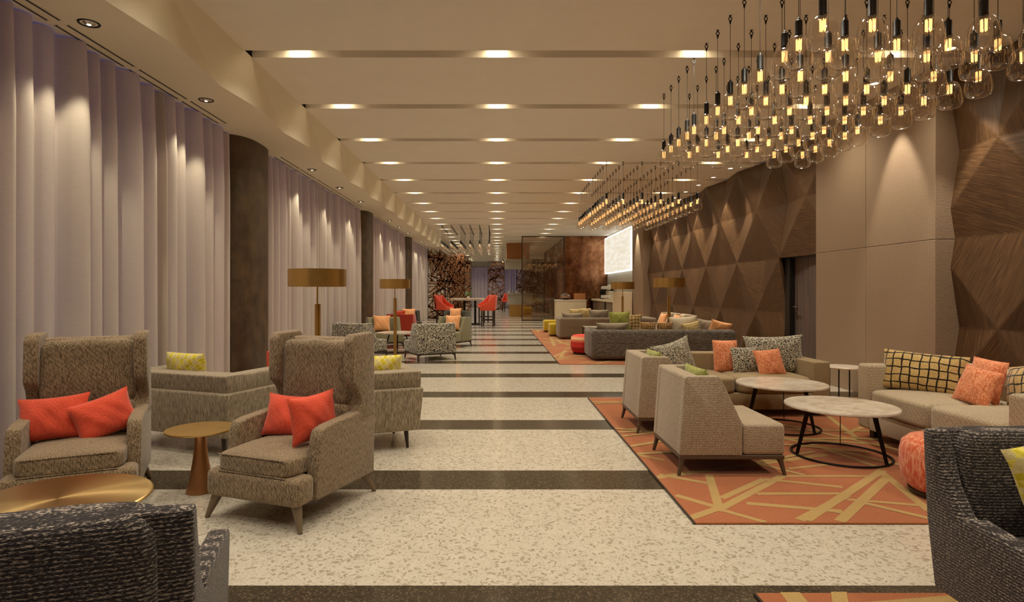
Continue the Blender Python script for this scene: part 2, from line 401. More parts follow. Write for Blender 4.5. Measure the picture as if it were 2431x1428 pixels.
# folded walnut wall panels
def folded(j0, j1, rows, name):
    ZR = [0.0, .93, 1.853, 2.765, 3.655]
    t = bmesh.new(); col = t.loops.layers.color.new('grain'); rnd = random.Random(j0+50)
    def V(j, r, inset=0):
        vertex = (j % 2 == 0) if r % 2 == 0 else (j % 2 == 1)
        return Vector((4.76 if vertex else 4.90, 9.96+.87*j, ZR[r]))
    cache = {}
    for r in rows:
        for j in range(j0, j1):
            tl_v = (j % 2 == 0) if (r+1) % 2 == 0 else (j % 2 == 1)
            TL, TR, BL, BR = V(j, r+1), V(j+1, r+1), V(j, r), V(j+1, r)
            tris = [((TL, TR, BR), 1), ((TL, BR, BL), 0)] if tl_v else [((TL, TR, BL), 1), ((TR, BR, BL), 0)]
            for pts, up in tris:
                # each large triangle is two halves; they share a grain value through their common vertical edge
                ym = pts[1].y if (up and tl_v) else (pts[0].y if up else (pts[2].y if tl_v else pts[1].y))
                key = (r, up, round(ym, 2))
                if key not in cache: cache[key] = (rnd.random(), rnd.random())
                cen = (pts[0]+pts[1]+pts[2])/3
                f = t.faces.new([t.verts.new(p) for p in pts])
                for lp in f.loops: lp[col] = (cache[key][0], cache[key][1], 0, 1)
    bmesh.ops.remove_doubles(t, verts=t.verts[:], dist=.0005)
    bmesh.ops.recalc_face_normals(t, faces=t.faces)
    if sum(f.normal.x for f in t.faces) > 0: bmesh.ops.reverse_faces(t, faces=t.faces)
    # shallow joint along every row
    bm = new_bm(); 
    for f in t.faces: f.smooth = False
    t.to_mesh(me := bpy.data.meshes.new(name)); t.free()
    me.materials.append(M['wood_wall'])
    o = bpy.data.objects.new(name, me); C.objects.link(o); o['kind'] = 'structure'
    b = o.modifiers.new('edge', 'BEVEL'); b.width = .012; b.segments = 2; b.limit_method = 'ANGLE'; b.angle_limit = rad(2)
    so = o.modifiers.new('thick', 'SOLIDIFY'); so.thickness = .06; so.offset = -1
    o.modifiers.move(1, 0)
    return o
folded(-14, -4, range(4), 'wall_right'); folded(0, 10, range(4), 'wall_right'); folded(-2, 0, (2, 3), 'wall_right')
# beige cladding that stands proud of the walnut
bm = new_bm()
for ya, yb in ((6.19, 7.355), (7.361, 8.507)):
    for za, zb in ((0, 1.838), (1.844, 3.655)): rbox(bm, 4.6, 5.0, ya, yb, za, zb, .003, 1)
rbox(bm, 4.61, 5.0, 6.2, 8.5, 0, 3.65, 0)
struct('wall_right', bm, M['beige_wall'])
bm = new_bm(); rbox(bm, 4.62, 5.06, 18.68, 20.15, 0, 3.65, .01); struct('wall_right', bm, M['beige_wall'])
# the door in the recess
bm = new_bm(); rbox(bm, 4.95, 5.0, 8.5, 9.8, 0, 1.845, .003, 1); d = struct('door_1', bm, M['door'])
bm = new_bm(); rbox(bm, 4.86, 5.05, 9.80, 9.96, 0, 1.85, .003, 1); rbox(bm, 4.88, 5.0, 8.5, 9.8, 1.845, 1.853, 0); struct('door_frame', bm, M['door_frame'], d)
bm = new_bm(); tube(bm, (4.95, 9.72, 1.04), (4.89, 9.72, 1.04), .011); tube(bm, (4.89, 9.72, 1.04), (4.89, 9.58, 1.04), .011); tube(bm, (4.955, 9.72, 1.04), (4.94, 9.72, 1.04), .027, n=20)
tube(bm, (4.955, 9.72, .93), (4.935, 9.72, .93), .02, n=16); struct('door_handle', bm, M['steel'], d)
# wall ends behind the frame of the shop end: pale side of the niche
# columns between the curtains
for cy in (7.9, 14.85, 21.75, 1.0):
    t = bmesh.new(); n = 48
    lo = [t.verts.new((-3.45+.295*math.copysign(abs(math.cos(2*PI*i/n))**.75, math.cos(2*PI*i/n)), cy+.53*math.copysign(abs(math.sin(2*PI*i/n))**.8, math.sin(2*PI*i/n)), 0)) for i in range(n)]
    f = t.faces.new(lo); r = bmesh.ops.extrude_face_region(t, geom=[f]); bmesh.ops.translate(t, verts=[e for e in r['geom'] if isinstance(e, bmesh.types.BMVert)], vec=(0, 0, SZ))
    bmesh.ops.recalc_face_normals(t, faces=t.faces)
    bm = new_bm(); put(bm, t); struct('column', bm, M['column'])
# linear air slots in the soffit underside
def air_slot(y0, y1):
    bm = new_bm()
    for x in (-3.165, -3.255):
        rbox(bm, x-.011, x+.011, y0, y1, SZ-.004, SZ+.004, 0)
        rbox(bm, x-.018, x-.011, y0-.008, y1+.008, SZ-.006, SZ+.004, 0, mat=1); rbox(bm, x+.011, x+.018, y0-.008, y1+.008, SZ-.006, SZ+.004, 0, mat=1)
    return bm
k = 0
for y0, y1 in [(1.73+.875*i, 1.73+.875*i+.79) for i in range(6)] + [(8.65+.875*i, 8.65+.875*i+.79) for i in range(6)] + [(15.6+.875*i, 15.6+.875*i+.79) for i in range(6)]:
    o = obj('air_diffuser', air_slot(y0, y1), [M['black_plastic'], M['soffit']])
    bay = 'front' if y1 < 7.2 else ('second' if y1 < 14.5 else 'third')
    tag(o, 'pair of thin dark air slots in the soffit underside above the %s curtain bay' % bay, 'air vent', 'air slots above the %s curtain bay' % bay)

# ------------------------------------------------------------ curtains
def curtain(y0, y1, seed, label, x=-3.36, amp=.115, period=.17, zt=SZ, along='y', x0=0):
    rnd = random.Random(seed); t = bmesh.new()
    # fold centres of uneven width
    ks = [y0]; 
    while ks[-1] < y1: ks.append(ks[-1]+period*rnd.choice((.62, .8, 1.0, 1.0, 1.3, 1.75)))
    ks[-1] = y1
    A = [amp*rnd.uniform(.55, 1.25)*(1.25 if ks[i+1]-ks[i] > period else .9) for i in range(len(ks)-1)]; dr = [rnd.uniform(-.035, .035) for _ in ks]
    dr[0] = dr[-1] = 0
    nz = 14; grid = []
    cols = []
    for i in range(len(ks)-1):
        for q in range(16): cols.append((i, q/16))
    cols.append((len(ks)-2, 1.0))
    for kz in range(nz+1):
        z = .015 + (zt-.03)*kz/nz; h = 1-kz/nz; row = []
        for i, u in cols:
            a = ks[i]+dr[i]*h; b = ks[i+1]+dr[i+1]*h; y = a+(b-a)*u
            # a rounded pleat that stands forward, then a flat valley behind it
            g = .70
            s = math.sin(PI*u/g)**.62 if 0 < u < g else -.35*math.sin(PI*(u-g)/(1-g)) if u > g else 0
            d = A[i]*s*(.75+.25*min(1, h*4+.15))
            # the gap between folds tucks back sharply
            yy = y + (u-.30)*(.16*(b-a))*max(0, s)*(.5+.5*h)
            row.append(t.verts.new((x+d, yy, z)) if along == 'y' else t.verts.new((yy, x-d, z)))
        grid.append(row)
    for a, b in zip(grid, grid[1:]):
        for i in range(len(a)-1): t.faces.new((a[i], a[i+1], b[i+1], b[i]))
    bm = new_bm(); put(bm, t); o = obj('curtain', bm, M['curtain'], sharp=70)
    tag(o, label, 'curtain'); return o
curtain(1.2, 5.83, 3, 'pale linen floor-length curtain nearest the camera, behind the first wingback chair', period=.22)
curtain(5.83, 7.35, 5, 'pale linen curtain panel between the nearest curtain and the first dark column', period=.21)
curtain(8.35, 12.3, 7, 'pale pleated curtain just past the first dark column, behind the nearest brass floor lamp', period=.20)
curtain(12.3, 14.3, 9, 'pale pleated curtain ending against the second dark column', period=.20)
curtain(15.3, 18.9, 11, 'pale curtain between second and third dark columns, nearer half', period=.18)
curtain(18.9, 21.2, 12, 'pale curtain panel meeting the near side of the third dark column', period=.18)
curtain(22.2, 27.6, 13, 'pale curtain beyond the third dark column, next to the bronze lattice', period=.2)
curtain(-2.2, -.1, 21, 'bluish far curtain left of the narrow central lattice screen', x=47.85, zt=3.2, along='x', amp=.09, period=.2)
curtain(-.14, 2.3, 22, 'bluish far curtain right of the narrow central lattice screen, above the buffet', x=47.85, zt=3.2, along='x', amp=.09, period=.2)

# ------------------------------------------------------------ lights of the room
def spot(name, loc, energy, size, blend=.6, tilt=None, parent=None, radius=.05, color=WARM):
    d = bpy.data.lights.new(name, 'SPOT'); d.energy = energy; d.spot_size = rad(size); d.spot_blend = blend; d.color = color; d.shadow_soft_size = radius
    o = bpy.data.objects.new(name, d); C.objects.link(o); o.location = loc
    if tilt: o.rotation_euler = tilt
    if parent: o.parent = parent
    return o
# slot downlight: a flush square diffuser with a reflector frame in the slot

def slot_light():
    r = thing('slot_downlight', 'x', 'downlight', (0, 0, 0))
    bm = new_bm(); rbox(bm, -.10, .10, -.07, .07, -.004, .004, 0); obj('diffuser', bm, M['lamp'], r)
    bm = new_bm()
    for a in ((-.125, -.10, -.082, .082), (.10, .125, -.082, .082), (-.10, .10, -.082, -.07), (-.10, .10, .07, .082)): rbox(bm, a[0], a[1], a[2], a[3], -.006, .012, .001, 1)
    obj('frame', bm, M['slot'], r)
    spot('slot_lamp', (0, 0, -.03), P_SLOT, 125, .9, None, r, .07)
    return r
proto = slot_light(); first = True
for s in SLOTS:
    for k, x in enumerate((-1.995, 0, 1.99, 3.99)):
        if x > 3 and s > 18: continue
        if abs(x) > 1 and s > 27 and x > 0: continue
        where = ('column nearest the curtains', 'centre column above the aisle', 'column that passes the glass pendants', 'column nearest the walnut wall')[k]
        lab = 'bright warm downlight in a ceiling slot, %s' % where; g = 'slot downlights, %s' % where
        if first: r = proto; r.location = (x, s, HC+.085); first = False
        else: r = dup(proto, (x, s, HC+.085))
        r['label'] = lab; r['group'] = g
# round recessed lights in the soffit
def soffit_light():
    r = thing('soffit_downlight', 'x', 'downlight')
    bm = new_bm(); lathe(bm, [(.058, -.004), (.072, -.006), (.075, 0), (.072, .01), (.058, .01), (.058, -.004)], 32); obj('ring', bm, M['black_plastic'], r)
    bm = new_bm(); lathe(bm, [(0, -.012), (.02, -.012), (.03, -.004), (.045, .002), (.058, .004)], 24); obj('reflector', bm, M['steel'], r)
    bm = new_bm(); lathe(bm, [(0, -.016), (.012, -.015), (.016, -.011), (0, -.010)], 16); obj('lens', bm, M['lamp_small'], r)
    spot('soffit_lamp', (0, 0, -.05), P_SOFFIT, 95, .35, (0, rad(-8), 0), r, .02)
    return r
proto = soffit_light(); ys = [.86+1.73*i for i in range(15)]; ys = [2.60, 4.32, 6.06, 9.53, 11.2, 12.93, 16.4, 18.1, 19.8, 23.3, 25.0]
for i, y in enumerate(ys):
    r = proto if i == 0 else dup(proto, (0, 0, 0)); r.location = (-2.99, y, SZ)
    bay = 'nearest curtain' if y < 7 else ('curtain past the first column' if y < 14 else 'farther curtains')
    n = {2.60: None}.get(y, 0)
    r['label'] = 'round black-rimmed recessed downlight in the soffit beside the %s' % bay
    r['group'] = 'soffit downlights beside the %s' % bay
# wall washers near the right wall
def washer(power=P_WASH):
    r = thing('wall_washer', 'x', 'downlight')
    bm = new_bm(); lathe(bm, [(.045, -.003), (.056, -.004), (.058, 0), (.045, .004), (.045, -.003)], 24); obj('ring', bm, M['slot'], r)
    bm = new_bm(); lathe(bm, [(0, -.002), (.045, -.001), (.045, .003)], 24); obj('lens', bm, M['lamp_small'], r)
    spot('washer_lamp', (0, 0, -.04), power, 46, .55, (0, rad(-7), 0), r, .015)
    return r
proto = washer(); wy = [(4.42, 4.3), (4.42, 5.75), (4.3, 6.72)] + [(4.5, 11.37+.9*i) for i in range(8)] + [(4.38, 19.4)]
for i, (x, y) in enumerate(wy):
    if i == 3: proto = r = washer(160)
    else: r = proto if i == 0 else dup(proto, (0, 0, 0))
    r.location = (x, y, HC)
    if i < 2: r['label'] = 'small ceiling light washing the near walnut wall'; r['group'] = 'washers over the near walnut wall'
    elif i == 2: r['label'] = 'small ceiling light throwing a bright cone on the beige cladding'
    elif i < 11: r['label'] = 'small ceiling light washing the folded walnut wall past the door'; r['group'] = 'washers over the walnut wall past the door'
    else: r['label'] = 'small ceiling light above the far beige pillar'

# ------------------------------------------------------------ rugs
id_ = [0]
def rug(x0, x1, y0, y1, lines, label, w_default=.05, h=.012):
    bm = new_bm(); rbox(bm, x0, x1, y0, y1, .001, h, .003, 1)
    rbox(bm, x0-.006, x0+.006, y0, y1, .001, h+.001, .002, 1, mat=2)
    for (ax, ay), (bx, by), w in lines:
        d = Vector((bx-ax, by-ay)); 
        if d.length < .01: continue
        n = Vector((-d.y, d.x)).normalized()*w/2
        poly = [Vector((ax, ay))+n, Vector((bx, by))+n, Vector((bx, by))-n, Vector((ax, ay))-n]
        for fn, lim, sgn in ((0, x0+.006, 1), (0, x1, -1), (1, y0, 1), (1, y1, -1)):
            out = []
            for i in range(len(poly)):
                p, q = poly[i], poly[(i+1) % len(poly)]; dp, dq = (p[fn]-lim)*sgn, (q[fn]-lim)*sgn
                if dp >= 0: out.append(p)
                if (dp >= 0) != (dq >= 0): out.append(p+(q-p)*(dp/(dp-dq)))
            poly = out
            if len(poly) < 3: break
        if len(poly) >= 3:
            id_[0] += 1; t = bmesh.new(); f = t.faces.new([t.verts.new((p.x, p.y, h+.0006+.00006*(id_[0] % 60))) for p in poly])
            t.normal_update()
            for ff in t.faces:
                if ff.normal.z < 0: ff.normal_flip()
            put(bm, t, 1)
    o = obj('rug', bm, [M['rug'], M['rug_line'], M['leg_dark']]); tag(o, label, 'rug'); return o
def c6(x, y): return F(1380+x/2.856, 780+y/2.856)
def c7(x, y): return F(1850+x/2.855, 780+y/2.855)
ln = [(c6(865,1000), c6(935,1230), .055), (c6(950,1160), c6(1240,1030), .05), (c6(920,1245), c6(1360,1010), .055), (c6(640,1140), c6(930,1225), .05),
      (c6(700,1310), c6(940,1225), .055), (c6(930,1235), c6(1250,1325), .04), (c6(1120,1195), c6(1771,1250), .05), (c6(1190,1130), c6(1760,1130), .045),
      (c6(1480,1310), c6(1800,1140), .055), (c6(530,1000), c6(870,1060), .045), (c6(1240,1030), c6(1771,1085), .045), (c6(360,860), c6(560,900), .04),
      (c7(180,1310), c7(700,970), .06), (c7(410,1320), c7(740,1010), .06), (c7(690,980), c7(1020,1250), .055), (c7(0,1130), c7(430,1130), .04),
      (c7(460,1170), c7(1020,1215), .04), (c7(0,1010), c7(620,1010), .04), (c7(300,1240), c7(420,1260), .04), (c7(560,1190), c7(1020,1300), .045), (c7(60,960), c7(330,930), .04),
      (c7(330,600), c7(540,760), .05), (c7(560,570), c7(830,700), .05), (c7(450,720), c7(650,640), .05), (c7(150,760), c7(820,800), .05), (c7(300,820), c7(700,960), .05)]
rnd = random.Random(4)
for i in range(34):
    a = (rnd.uniform(1.1, 4.4), rnd.uniform(4.2, 7.1)); th = rnd.choice((.15, .5, 2.7, 2.2, 1.2, 0, 3.0))+rnd.uniform(-.2, .2); l = rnd.uniform(.8, 2.2)
    ln.append(((a[0]-l*math.cos(th)/2, a[1]-l*math.sin(th)/2), (a[0]+l*math.cos(th)/2, a[1]+l*math.sin(th)/2), rnd.uniform(.04, .065)))
rug(1.10, 4.45, 3.28, 7.13, ln, 'rust orange rug with crossing gold lines under the nearest sofa group')
def rnd_lines(x0, x1, y0, y1, n, seed):
    rnd = random.Random(seed); out = []
    for i in range(n):
        a = (rnd.uniform(x0, x1), rnd.uniform(y0, y1)); th = rnd.uniform(0, PI); l = rnd.uniform(1, 2.6)
        out.append(((a[0]-l*math.cos(th)/2, a[1]-l*math.sin(th)/2), (a[0]+l*math.cos(th)/2, a[1]+l*math.sin(th)/2), rnd.uniform(.05, .09)))
    return out
rug(1.10, 4.45, 10.4, 19.6, rnd_lines(1.1, 4.4, 10.4, 19.6, 130, 8), 'rust orange rug running under the farther long sofas')
rug(1.10, 4.45, -1.6, 2.52, rnd_lines(1.1, 4.4, -1.6, 2.5, 34, 3)+[((1.1, 2.35), (2.2, 2.5), .06), ((1.15, 1.9), (1.5, 2.6), .06)], 'rust and gold rug corner under the charcoal armchair at the lower right')

# ============================================================ SEATING BUILDERS (front faces -Y, origin on the floor)
def leg_bm(x, y, z1, dx=0, dy=0, r0=.024, r1=.013, n=12):
    bm = new_bm(); tube(bm, (x+dx, y+dy, 0), (x, y, z1), r1, r0, n); return bm
def wing_chair(name, label, group, m='tweed', lm='leg_light'):
    r = thing(name, label, 'armchair', group=group)
    bm = new_bm(); rbox(bm, -.325, .325, -.37, -.215, .13, .285, .035, 4); rbox(bm, -.30, .30, -.23, .34, .13, .27, .02); obj('seat_base', bm, M[m], r)
    bm = new_bm(); soft(bm, -.262, .262, -.36, .17, .275, .385, .035, 9, 9, wr=.003, seed=1); cu = obj('seat_cushion', bm, M[m], r, 60)
    bm = new_bm()
    for s in (.283, .377):
        pts = [(-.252, -.35), (.252, -.35)]
        tube(bm, (-.235, -.357, s), (.235, -.357, s), .0045, n=6); 
    obj('piping', bm, M[m], cu)
    for sx in (-1, 1):
        x0, x1 = (.255, .332) if sx > 0 else (-.332, -.255)
        prof = [(-.215, .13), (.365, .13), (.375, .54), (.36, .56), (-.10, .53), (-.165, .515), (-.185, .48), (-.21, .30)]
        bm = new_bm(); prism(bm, prof, x0, x1, .03, 4); obj('armrest', bm, M[m], r)
        prof = [(.18, .50), (.365, .50), (.385, 1.015), (.36, 1.035), (.17, 1.03), (.135, .99), (.135, .80), (.14, .73), (.20, .67), (.225, .60)]
        sh = Matrix.Translation((0, 0, 0)); a = rad(1.2*sx)
        mt = Matrix.Translation((.30*sx, 0, .5)) @ Matrix.Rotation(-a, 4, 'Y') @ Matrix.Translation((-.30*sx, 0, -.5))
        bm = new_bm(); prism(bm, prof, x0+.004*sx, x1+.004*sx, .028, 4, mtx=mt); obj('wing', bm, M[m], r)
    bm = new_bm(); prof = [(.15, .25), (.36, .13), (.365, .5), (.38, .985), (.36, 1.0), (.29, .995), (.265, .96), (.225, .70), (.205, .55)]
    prism(bm, prof, -.275, .275, .03, 4); 
    soft(bm, -.262, .262, .135, .26, .36, .60, 0, 6, 8, mtx=Matrix.Translation((0, .03, 0)), wr=.004, seed=4)
    soft(bm, -.262, .262, .175, .31, .575, .985, 0, 7, 9, mtx=Matrix.Translation((0, .0, 0)) , wr=.006, seed=9)
    obj('backrest', bm, M[m], r, 60)
    for x, y, dx, dy in ((-.28, -.32, -.05, -.03), (.28, -.32, .05, -.03), (-.28, .31, -.045, .07), (.28, .31, .045, .07)):
        bm = leg_bm(x, y, .135, dx, dy, .03, .013); obj('leg', bm, M[lm], r)
    return r
def slipper_chair(name, label, m='slipper', w=.69, group=None, cat='armchair', lm='leg', flare=0.0):
    """low chair with sides that slope from the back down to the seat; depth .75"""
    r = thing(name, label, cat, group=group); h = w/2
    side = [(.375, .14), (.335, .675), (.325, .69), (.10, .69), (.085, .68), (-.065, .365), (-.065, .14)]
    for sx in (-1, 1):
        bm = new_bm(); a, b = (h-.075, h) if sx > 0 else (-h, -h+.075)
        prism(bm, side, a, b, .014, 3); obj('side_panel', bm, M[m], r)
    bm = new_bm(); prism(bm, [(.37, .14), (.331, .675), (.32, .688), (.225, .688), (.20, .66), (.17, .36), (.17, .14)], -h+.06, h-.06, .015, 3); obj('backrest', bm, M[m], r)
    bm = new_bm(); rbox(bm, -h, h, -.365, -.069, .14, .362, .03, 4); rbox(bm, -h+.07, h-.07, -.10, .19, .14, .355, .02, 3); obj('seat', bm, M[m], r)
    bm = new_bm(); rbox(bm, -h+.004, h-.004, -.36, .37, .112, .142, .004, 1); fr = obj('base_frame', bm, M[lm], r)
    for x, y, dx, dy in ((-h+.03, -.335, -.015, -.03), (h-.03, -.335, .015, -.03), (-h+.03, .345, -.015, .03), (h-.03, .345, .015, .03)):
        bm = new_bm(); sx, sy = (1 if x > 0 else -1), (1 if y > 0 else -1)
        tube(bm, (x+dx, y+dy, 0), (x+dx*.3, y+dy*.3, .09), .012, .017, 10); tube(bm, (x+dx*.3, y+dy*.3, .085), (x, y, .125), .017, .028, 10)
        tube(bm, (x, y, .112), (x-sx*.07, y, .118), .02, .006, 8)
        obj('leg', bm, M[lm], r)
    return r
def lounger(name, label, w=1.1, d=.80, m='lounger', group=None):
    r = thing(name, label, 'armchair', group=group); h = w/2
    bm = new_bm(); rbox(bm, -h, h, -d/2, d/2, .15, .505, .02, 3, taper=.93); obj('shell', bm, M[m], r)
    b = new_bm(); 
    prism(b, [(d/2-.20, .49), (d/2-.035, .49), (d/2-.012, .635), (d/2-.03, .645), (d/2-.20, .64)], -h+.02, h-.02, .02, 3); obj('back_cushion', b, M[m], r)
    for sx in (-1, 1):
        b = new_bm(); x0, x1 = sorted((sx*(h-.02), sx*(h-.17))); rbox(b, x0, x1, -d/2+.08, d/2-.19, .49, .64, .022, 3); obj('armrest', b, M[m], r)
    b = new_bm(); soft(b, -h+.17, h-.17, -d/2+.02, d/2-.18, .47, .55, .01, 8, 8); obj('seat_cushion', b, M[m], r, 60)
    for x, y in ((-h+.13, -d/2+.1), (h-.13, -d/2+.1), (-h+.13, d/2-.1), (h-.13, d/2-.1)):
        obj('leg', leg_bm(x, y, .155, (.012 if x > 0 else -.012), (.01 if y > 0 else -.01), .021, .011), M['leg_dark'], r)
    return r
def tub_chair(name, label, m='dark', w=.76, d=.74, group=None):
    """armchair with a high back that curves down into low sloping arms"""
    r = thing(name, label, 'armchair', group=group); h = w/2
    side = [(d/2, .77), (d/2-.055, .775), (d/2-.075, .70), (d/2-.115, .585), (d/2-.17, .505), (d/2-.195, .492), (d/2-.225, .51), (-d/2+.02, .455), (-d/2, .43), (-d/2+.06, .20), (d/2-.06, .20), (d/2-.02, .45)]
    for sx in (-1, 1):
        a, b = sorted((sx*h, sx*(h-.07)))
        bm = new_bm(); prism(bm, side, a, b, .016, 3); obj('side_panel', bm, M[m], r)
    bm = new_bm(); prism(bm, [(d/2-.07, .20), (d/2-.02, .45), (d/2, .765), (d/2-.01, .775), (d/2-.05, .775), (d/2-.12, .45), (d/2-.13, .20)], -h+.05, h-.05, .012, 3); obj('back_panel', bm, M[m], r)
    bm = new_bm(); soft(bm, -h+.078, h-.078, d/2-.20, d/2-.045, .40, .80, 0, 8, 9, mtx=Matrix.Translation((0, 0, 0)) @ Matrix.Rotation(rad(-4), 4, 'X') @ Matrix.Translation((0, .03, 0)), wr=.002, seed=2); obj('back_cushion', bm, M[m], r, 60)
    bm = new_bm(); rbox(bm, -h+.07, h-.07, -d/2+.05, d/2-.1, .20, .33, .02, 3); obj('seat_base', bm, M[m], r)
    bm = new_bm(); soft(bm, -h+.075, h-.075, -d/2+.02, d/2-.17, .32, .44, .02, 8, 9); obj('seat_cushion', bm, M[m], r, 60)
    for x, y in ((-h+.09, -d/2+.12), (h-.09, -d/2+.12), (-h+.09, d/2-.12), (h-.09, d/2-.12)):
        obj('leg', leg_bm(x, y, .205, (.03 if x > 0 else -.03), (.03 if y > 0 else -.03), .022, .012), M['leg_dark'], r)
    return r
def sofa(name, label, w, d, m, hb=.58, ha=None, arm=.16, seats=2, zs=.40, z0=.07, back=.2, round_=.02, lm='leg_dark'):
    r = thing(name, label, 'sofa'); h = w/2; ha = ha or hb
    bm = new_bm(); rbox(bm, -h+arm-.01, h-arm+.01, -d/2+.01, d/2-.05, z0, .24, .012, 2); obj('base', bm, M[m], r)
    bm = new_bm(); rbox(bm, -h, h, d/2-back, d/2, z0, hb, round_, 5); obj('backrest', bm, M[m], r)
    for sx in (-1, 1):
        a, b = sorted((sx*h, sx*(h-arm))); bm = new_bm(); rbox(bm, a, b, -d/2, d/2-back+.03, z0, ha, round_*.9, 4); obj('armrest', bm, M[m], r)
    sw = (w-2*arm)/seats
    for i in range(seats):
        x = -h+arm+sw*i; bm = new_bm(); soft(bm, x+.003, x+sw-.003, -d/2-.01, d/2-back, .235, zs, .02, 10, 9); obj('seat_cushion', bm, M[m], r, 60)
    for x in (-h+.1, h-.1):
        for y in (-d/2+.1, d/2-.1):
            bm = new_bm(); rbox(bm, x-.03, x+.03, y-.03, y+.03, 0, z0+.005, .003, 1); obj('foot', bm, M[lm], r)
    return r
def pillow_bm(w, h, t, pinch=.10, n=18, seed=0, bend=0):
    rnd = random.Random(seed); ph = [rnd.uniform(0, 6) for _ in range(6)]
    b = bmesh.new(); sides = []
    for s in (1, -1):
        g = []
        for i in range(n+1):
            row = []
            for j in range(n+1):
                u, v = -1+2*i/n, -1+2*j/n
                th = max(0, (1-abs(u)**2.4)*(1-abs(v)**2.4))**.55*t/2
                wr = .006*math.sin(5*u+ph[0])*math.sin(4*v+ph[1])+.003*math.sin(11*u+7*v+ph[2])
                x = w/2*u*(1-pinch*(1-v*v)); z = h/2+h/2*v*(1-pinch*(1-u*u))
                y = s*(th+wr*(th/(t/2))) + bend*u*u + .3*bend*v*u
                row.append(b.verts.new((x, y, z)))
            g.append(row)
        sides.append(g)
        for i in range(n):
            for j in range(n):
                q = (g[i][j], g[i+1][j], g[i+1][j+1], g[i][j+1]); b.faces.new(q if s < 0 else q[::-1])
    bmesh.ops.remove_doubles(b, verts=b.verts[:], dist=.0004)
    bm = new_bm(); put(bm, b); return bm
NP = [0]
def pillow(label, m, w, h, t, x, y, z, yaw=0, lean=0, roll=0, group=None, pinch=.10, bend=0, cat='cushion', name='cushion'):
    NP[0] += 1
    o = obj(name, pillow_bm(w, h, t, pinch, seed=NP[0], bend=bend), M[m], None, 80)
    o.rotation_mode = 'YXZ'; o.location = (x, y, z); o.rotation_euler = (rad(-lean), rad(roll), rad(yaw))
    # axes: roll in its own plane, lean back, then yaw
    o.rotation_mode = 'XYZ'
    q = Matrix.Rotation(rad(yaw), 3, 'Z') @ Matrix.Rotation(rad(-lean), 3, 'X') @ Matrix.Rotation(rad(roll), 3, 'Y')
    o.rotation_euler = q.to_euler('XYZ')
    tag(o, label, cat, group); return o
def at(o, x, y, deg): o.location = (x, y, 0); o.rotation_euler = (0, 0, rad(deg)); return o
def loc_of(cx, cy, deg, lx, ly):
    a = rad(deg); return (cx+lx*math.cos(a)-ly*math.sin(a), cy+lx*math.sin(a)+ly*math.cos(a))

# ------------------------------------------------------------ the two wingback chairs and their tables
w1 = wing_chair('wingback_armchair', 'taupe tweed wingback armchair facing forward beside the curtain, nearer the left edge', None)
W1 = (-2.54, 3.61, 25); at(w1, *W1)
W2 = (-1.235, 3.60, -21); w2 = dup(w1, (W2[0], W2[1], 0), rad(W2[2]), 'taupe tweed wingback armchair standing beside the aisle, right of the small bronze table')
def on(Wc, lx, ly, z): p = loc_of(*Wc, lx, ly); return (p[0], p[1], z)
p = on(W1, -.155, -.02, .40); pillow('coral red cushion on the wingback by the curtain, left and lower of the pair', 'red', .39, .28, .12, *p, yaw=W1[2]-12, lean=22, roll=-5)
p = on(W1, .165, -.02, .405); pillow('coral red cushion on the wingback by the curtain, raised over the right armrest', 'red', .36, .26, .12, *p, yaw=W1[2]+26, lean=18, roll=-15)
p = on(W2, -.085, .01, .395); pillow('coral red square cushion on the aisle wingback, left of the pair', 'red', .36, .27, .12, *p, yaw=W2[2]+6, lean=20, roll=1)
p = on(W2, .195, -.04, .415); pillow('coral red cushion on the aisle wingback, turned against the right armrest', 'red', .34, .28, .12, *p, yaw=W2[2]+76, lean=8, roll=-3)
t = thing('side_table', 'small round bronze side table with flared conical foot between the wingbacks', 'side table', (-1.925, 3.83, 0))
bm = new_bm(); lathe(bm, [(0, .392), (.19, .392), (.21, .398), (.212, .403), (.21, .408), (0, .408)], 64); obj('table_top', bm, M['brass'], t)
bm = new_bm(); lathe(bm, [(0, 0), (.086, 0), (.087, .012), (.076, .05), (.062, .12), (.048, .20), (.039, .28), (.037, .34), (.043, .385), (.05, .393), (0, .393)], 48); obj('pedestal', bm, M['copper_foot'], t)
t = thing('coffee_table', 'large round turned-brass table in front of the left wingback', 'coffee table', (-1.80, 2.415, 0))
bm = new_bm(); lathe(bm, [(0, .432), (.33, .432), (.34, .438), (.34, .446), (.335, .45), (0, .45)], 96); obj('table_top', bm, M['brass_top'], t)
bm = new_bm(); lathe(bm, [(0, 0), (.14, 0), (.142, .012), (.12, .05), (.07, .2), (.05, .32), (.06, .42), (.08, .433), (0, .433)], 48); obj('pedestal', bm, M['copper_foot'], t)

# charcoal armchairs in the foreground
c1 = tub_chair('tub_armchair', 'charcoal striped tweed armchair seen from behind at the lower left corner'); at(c1, -1.21, 1.66, 180+18)
c2 = dup(c1, (1.985, 1.86, 0), rad(0), 'charcoal striped tweed armchair facing forward at the lower right corner')
pillow('yellow rhombus print cushion with pale piping in the lower right charcoal armchair', 'geo', .42, .40, .13, 1.94, 1.90, .445, yaw=12, lean=14, roll=-12)

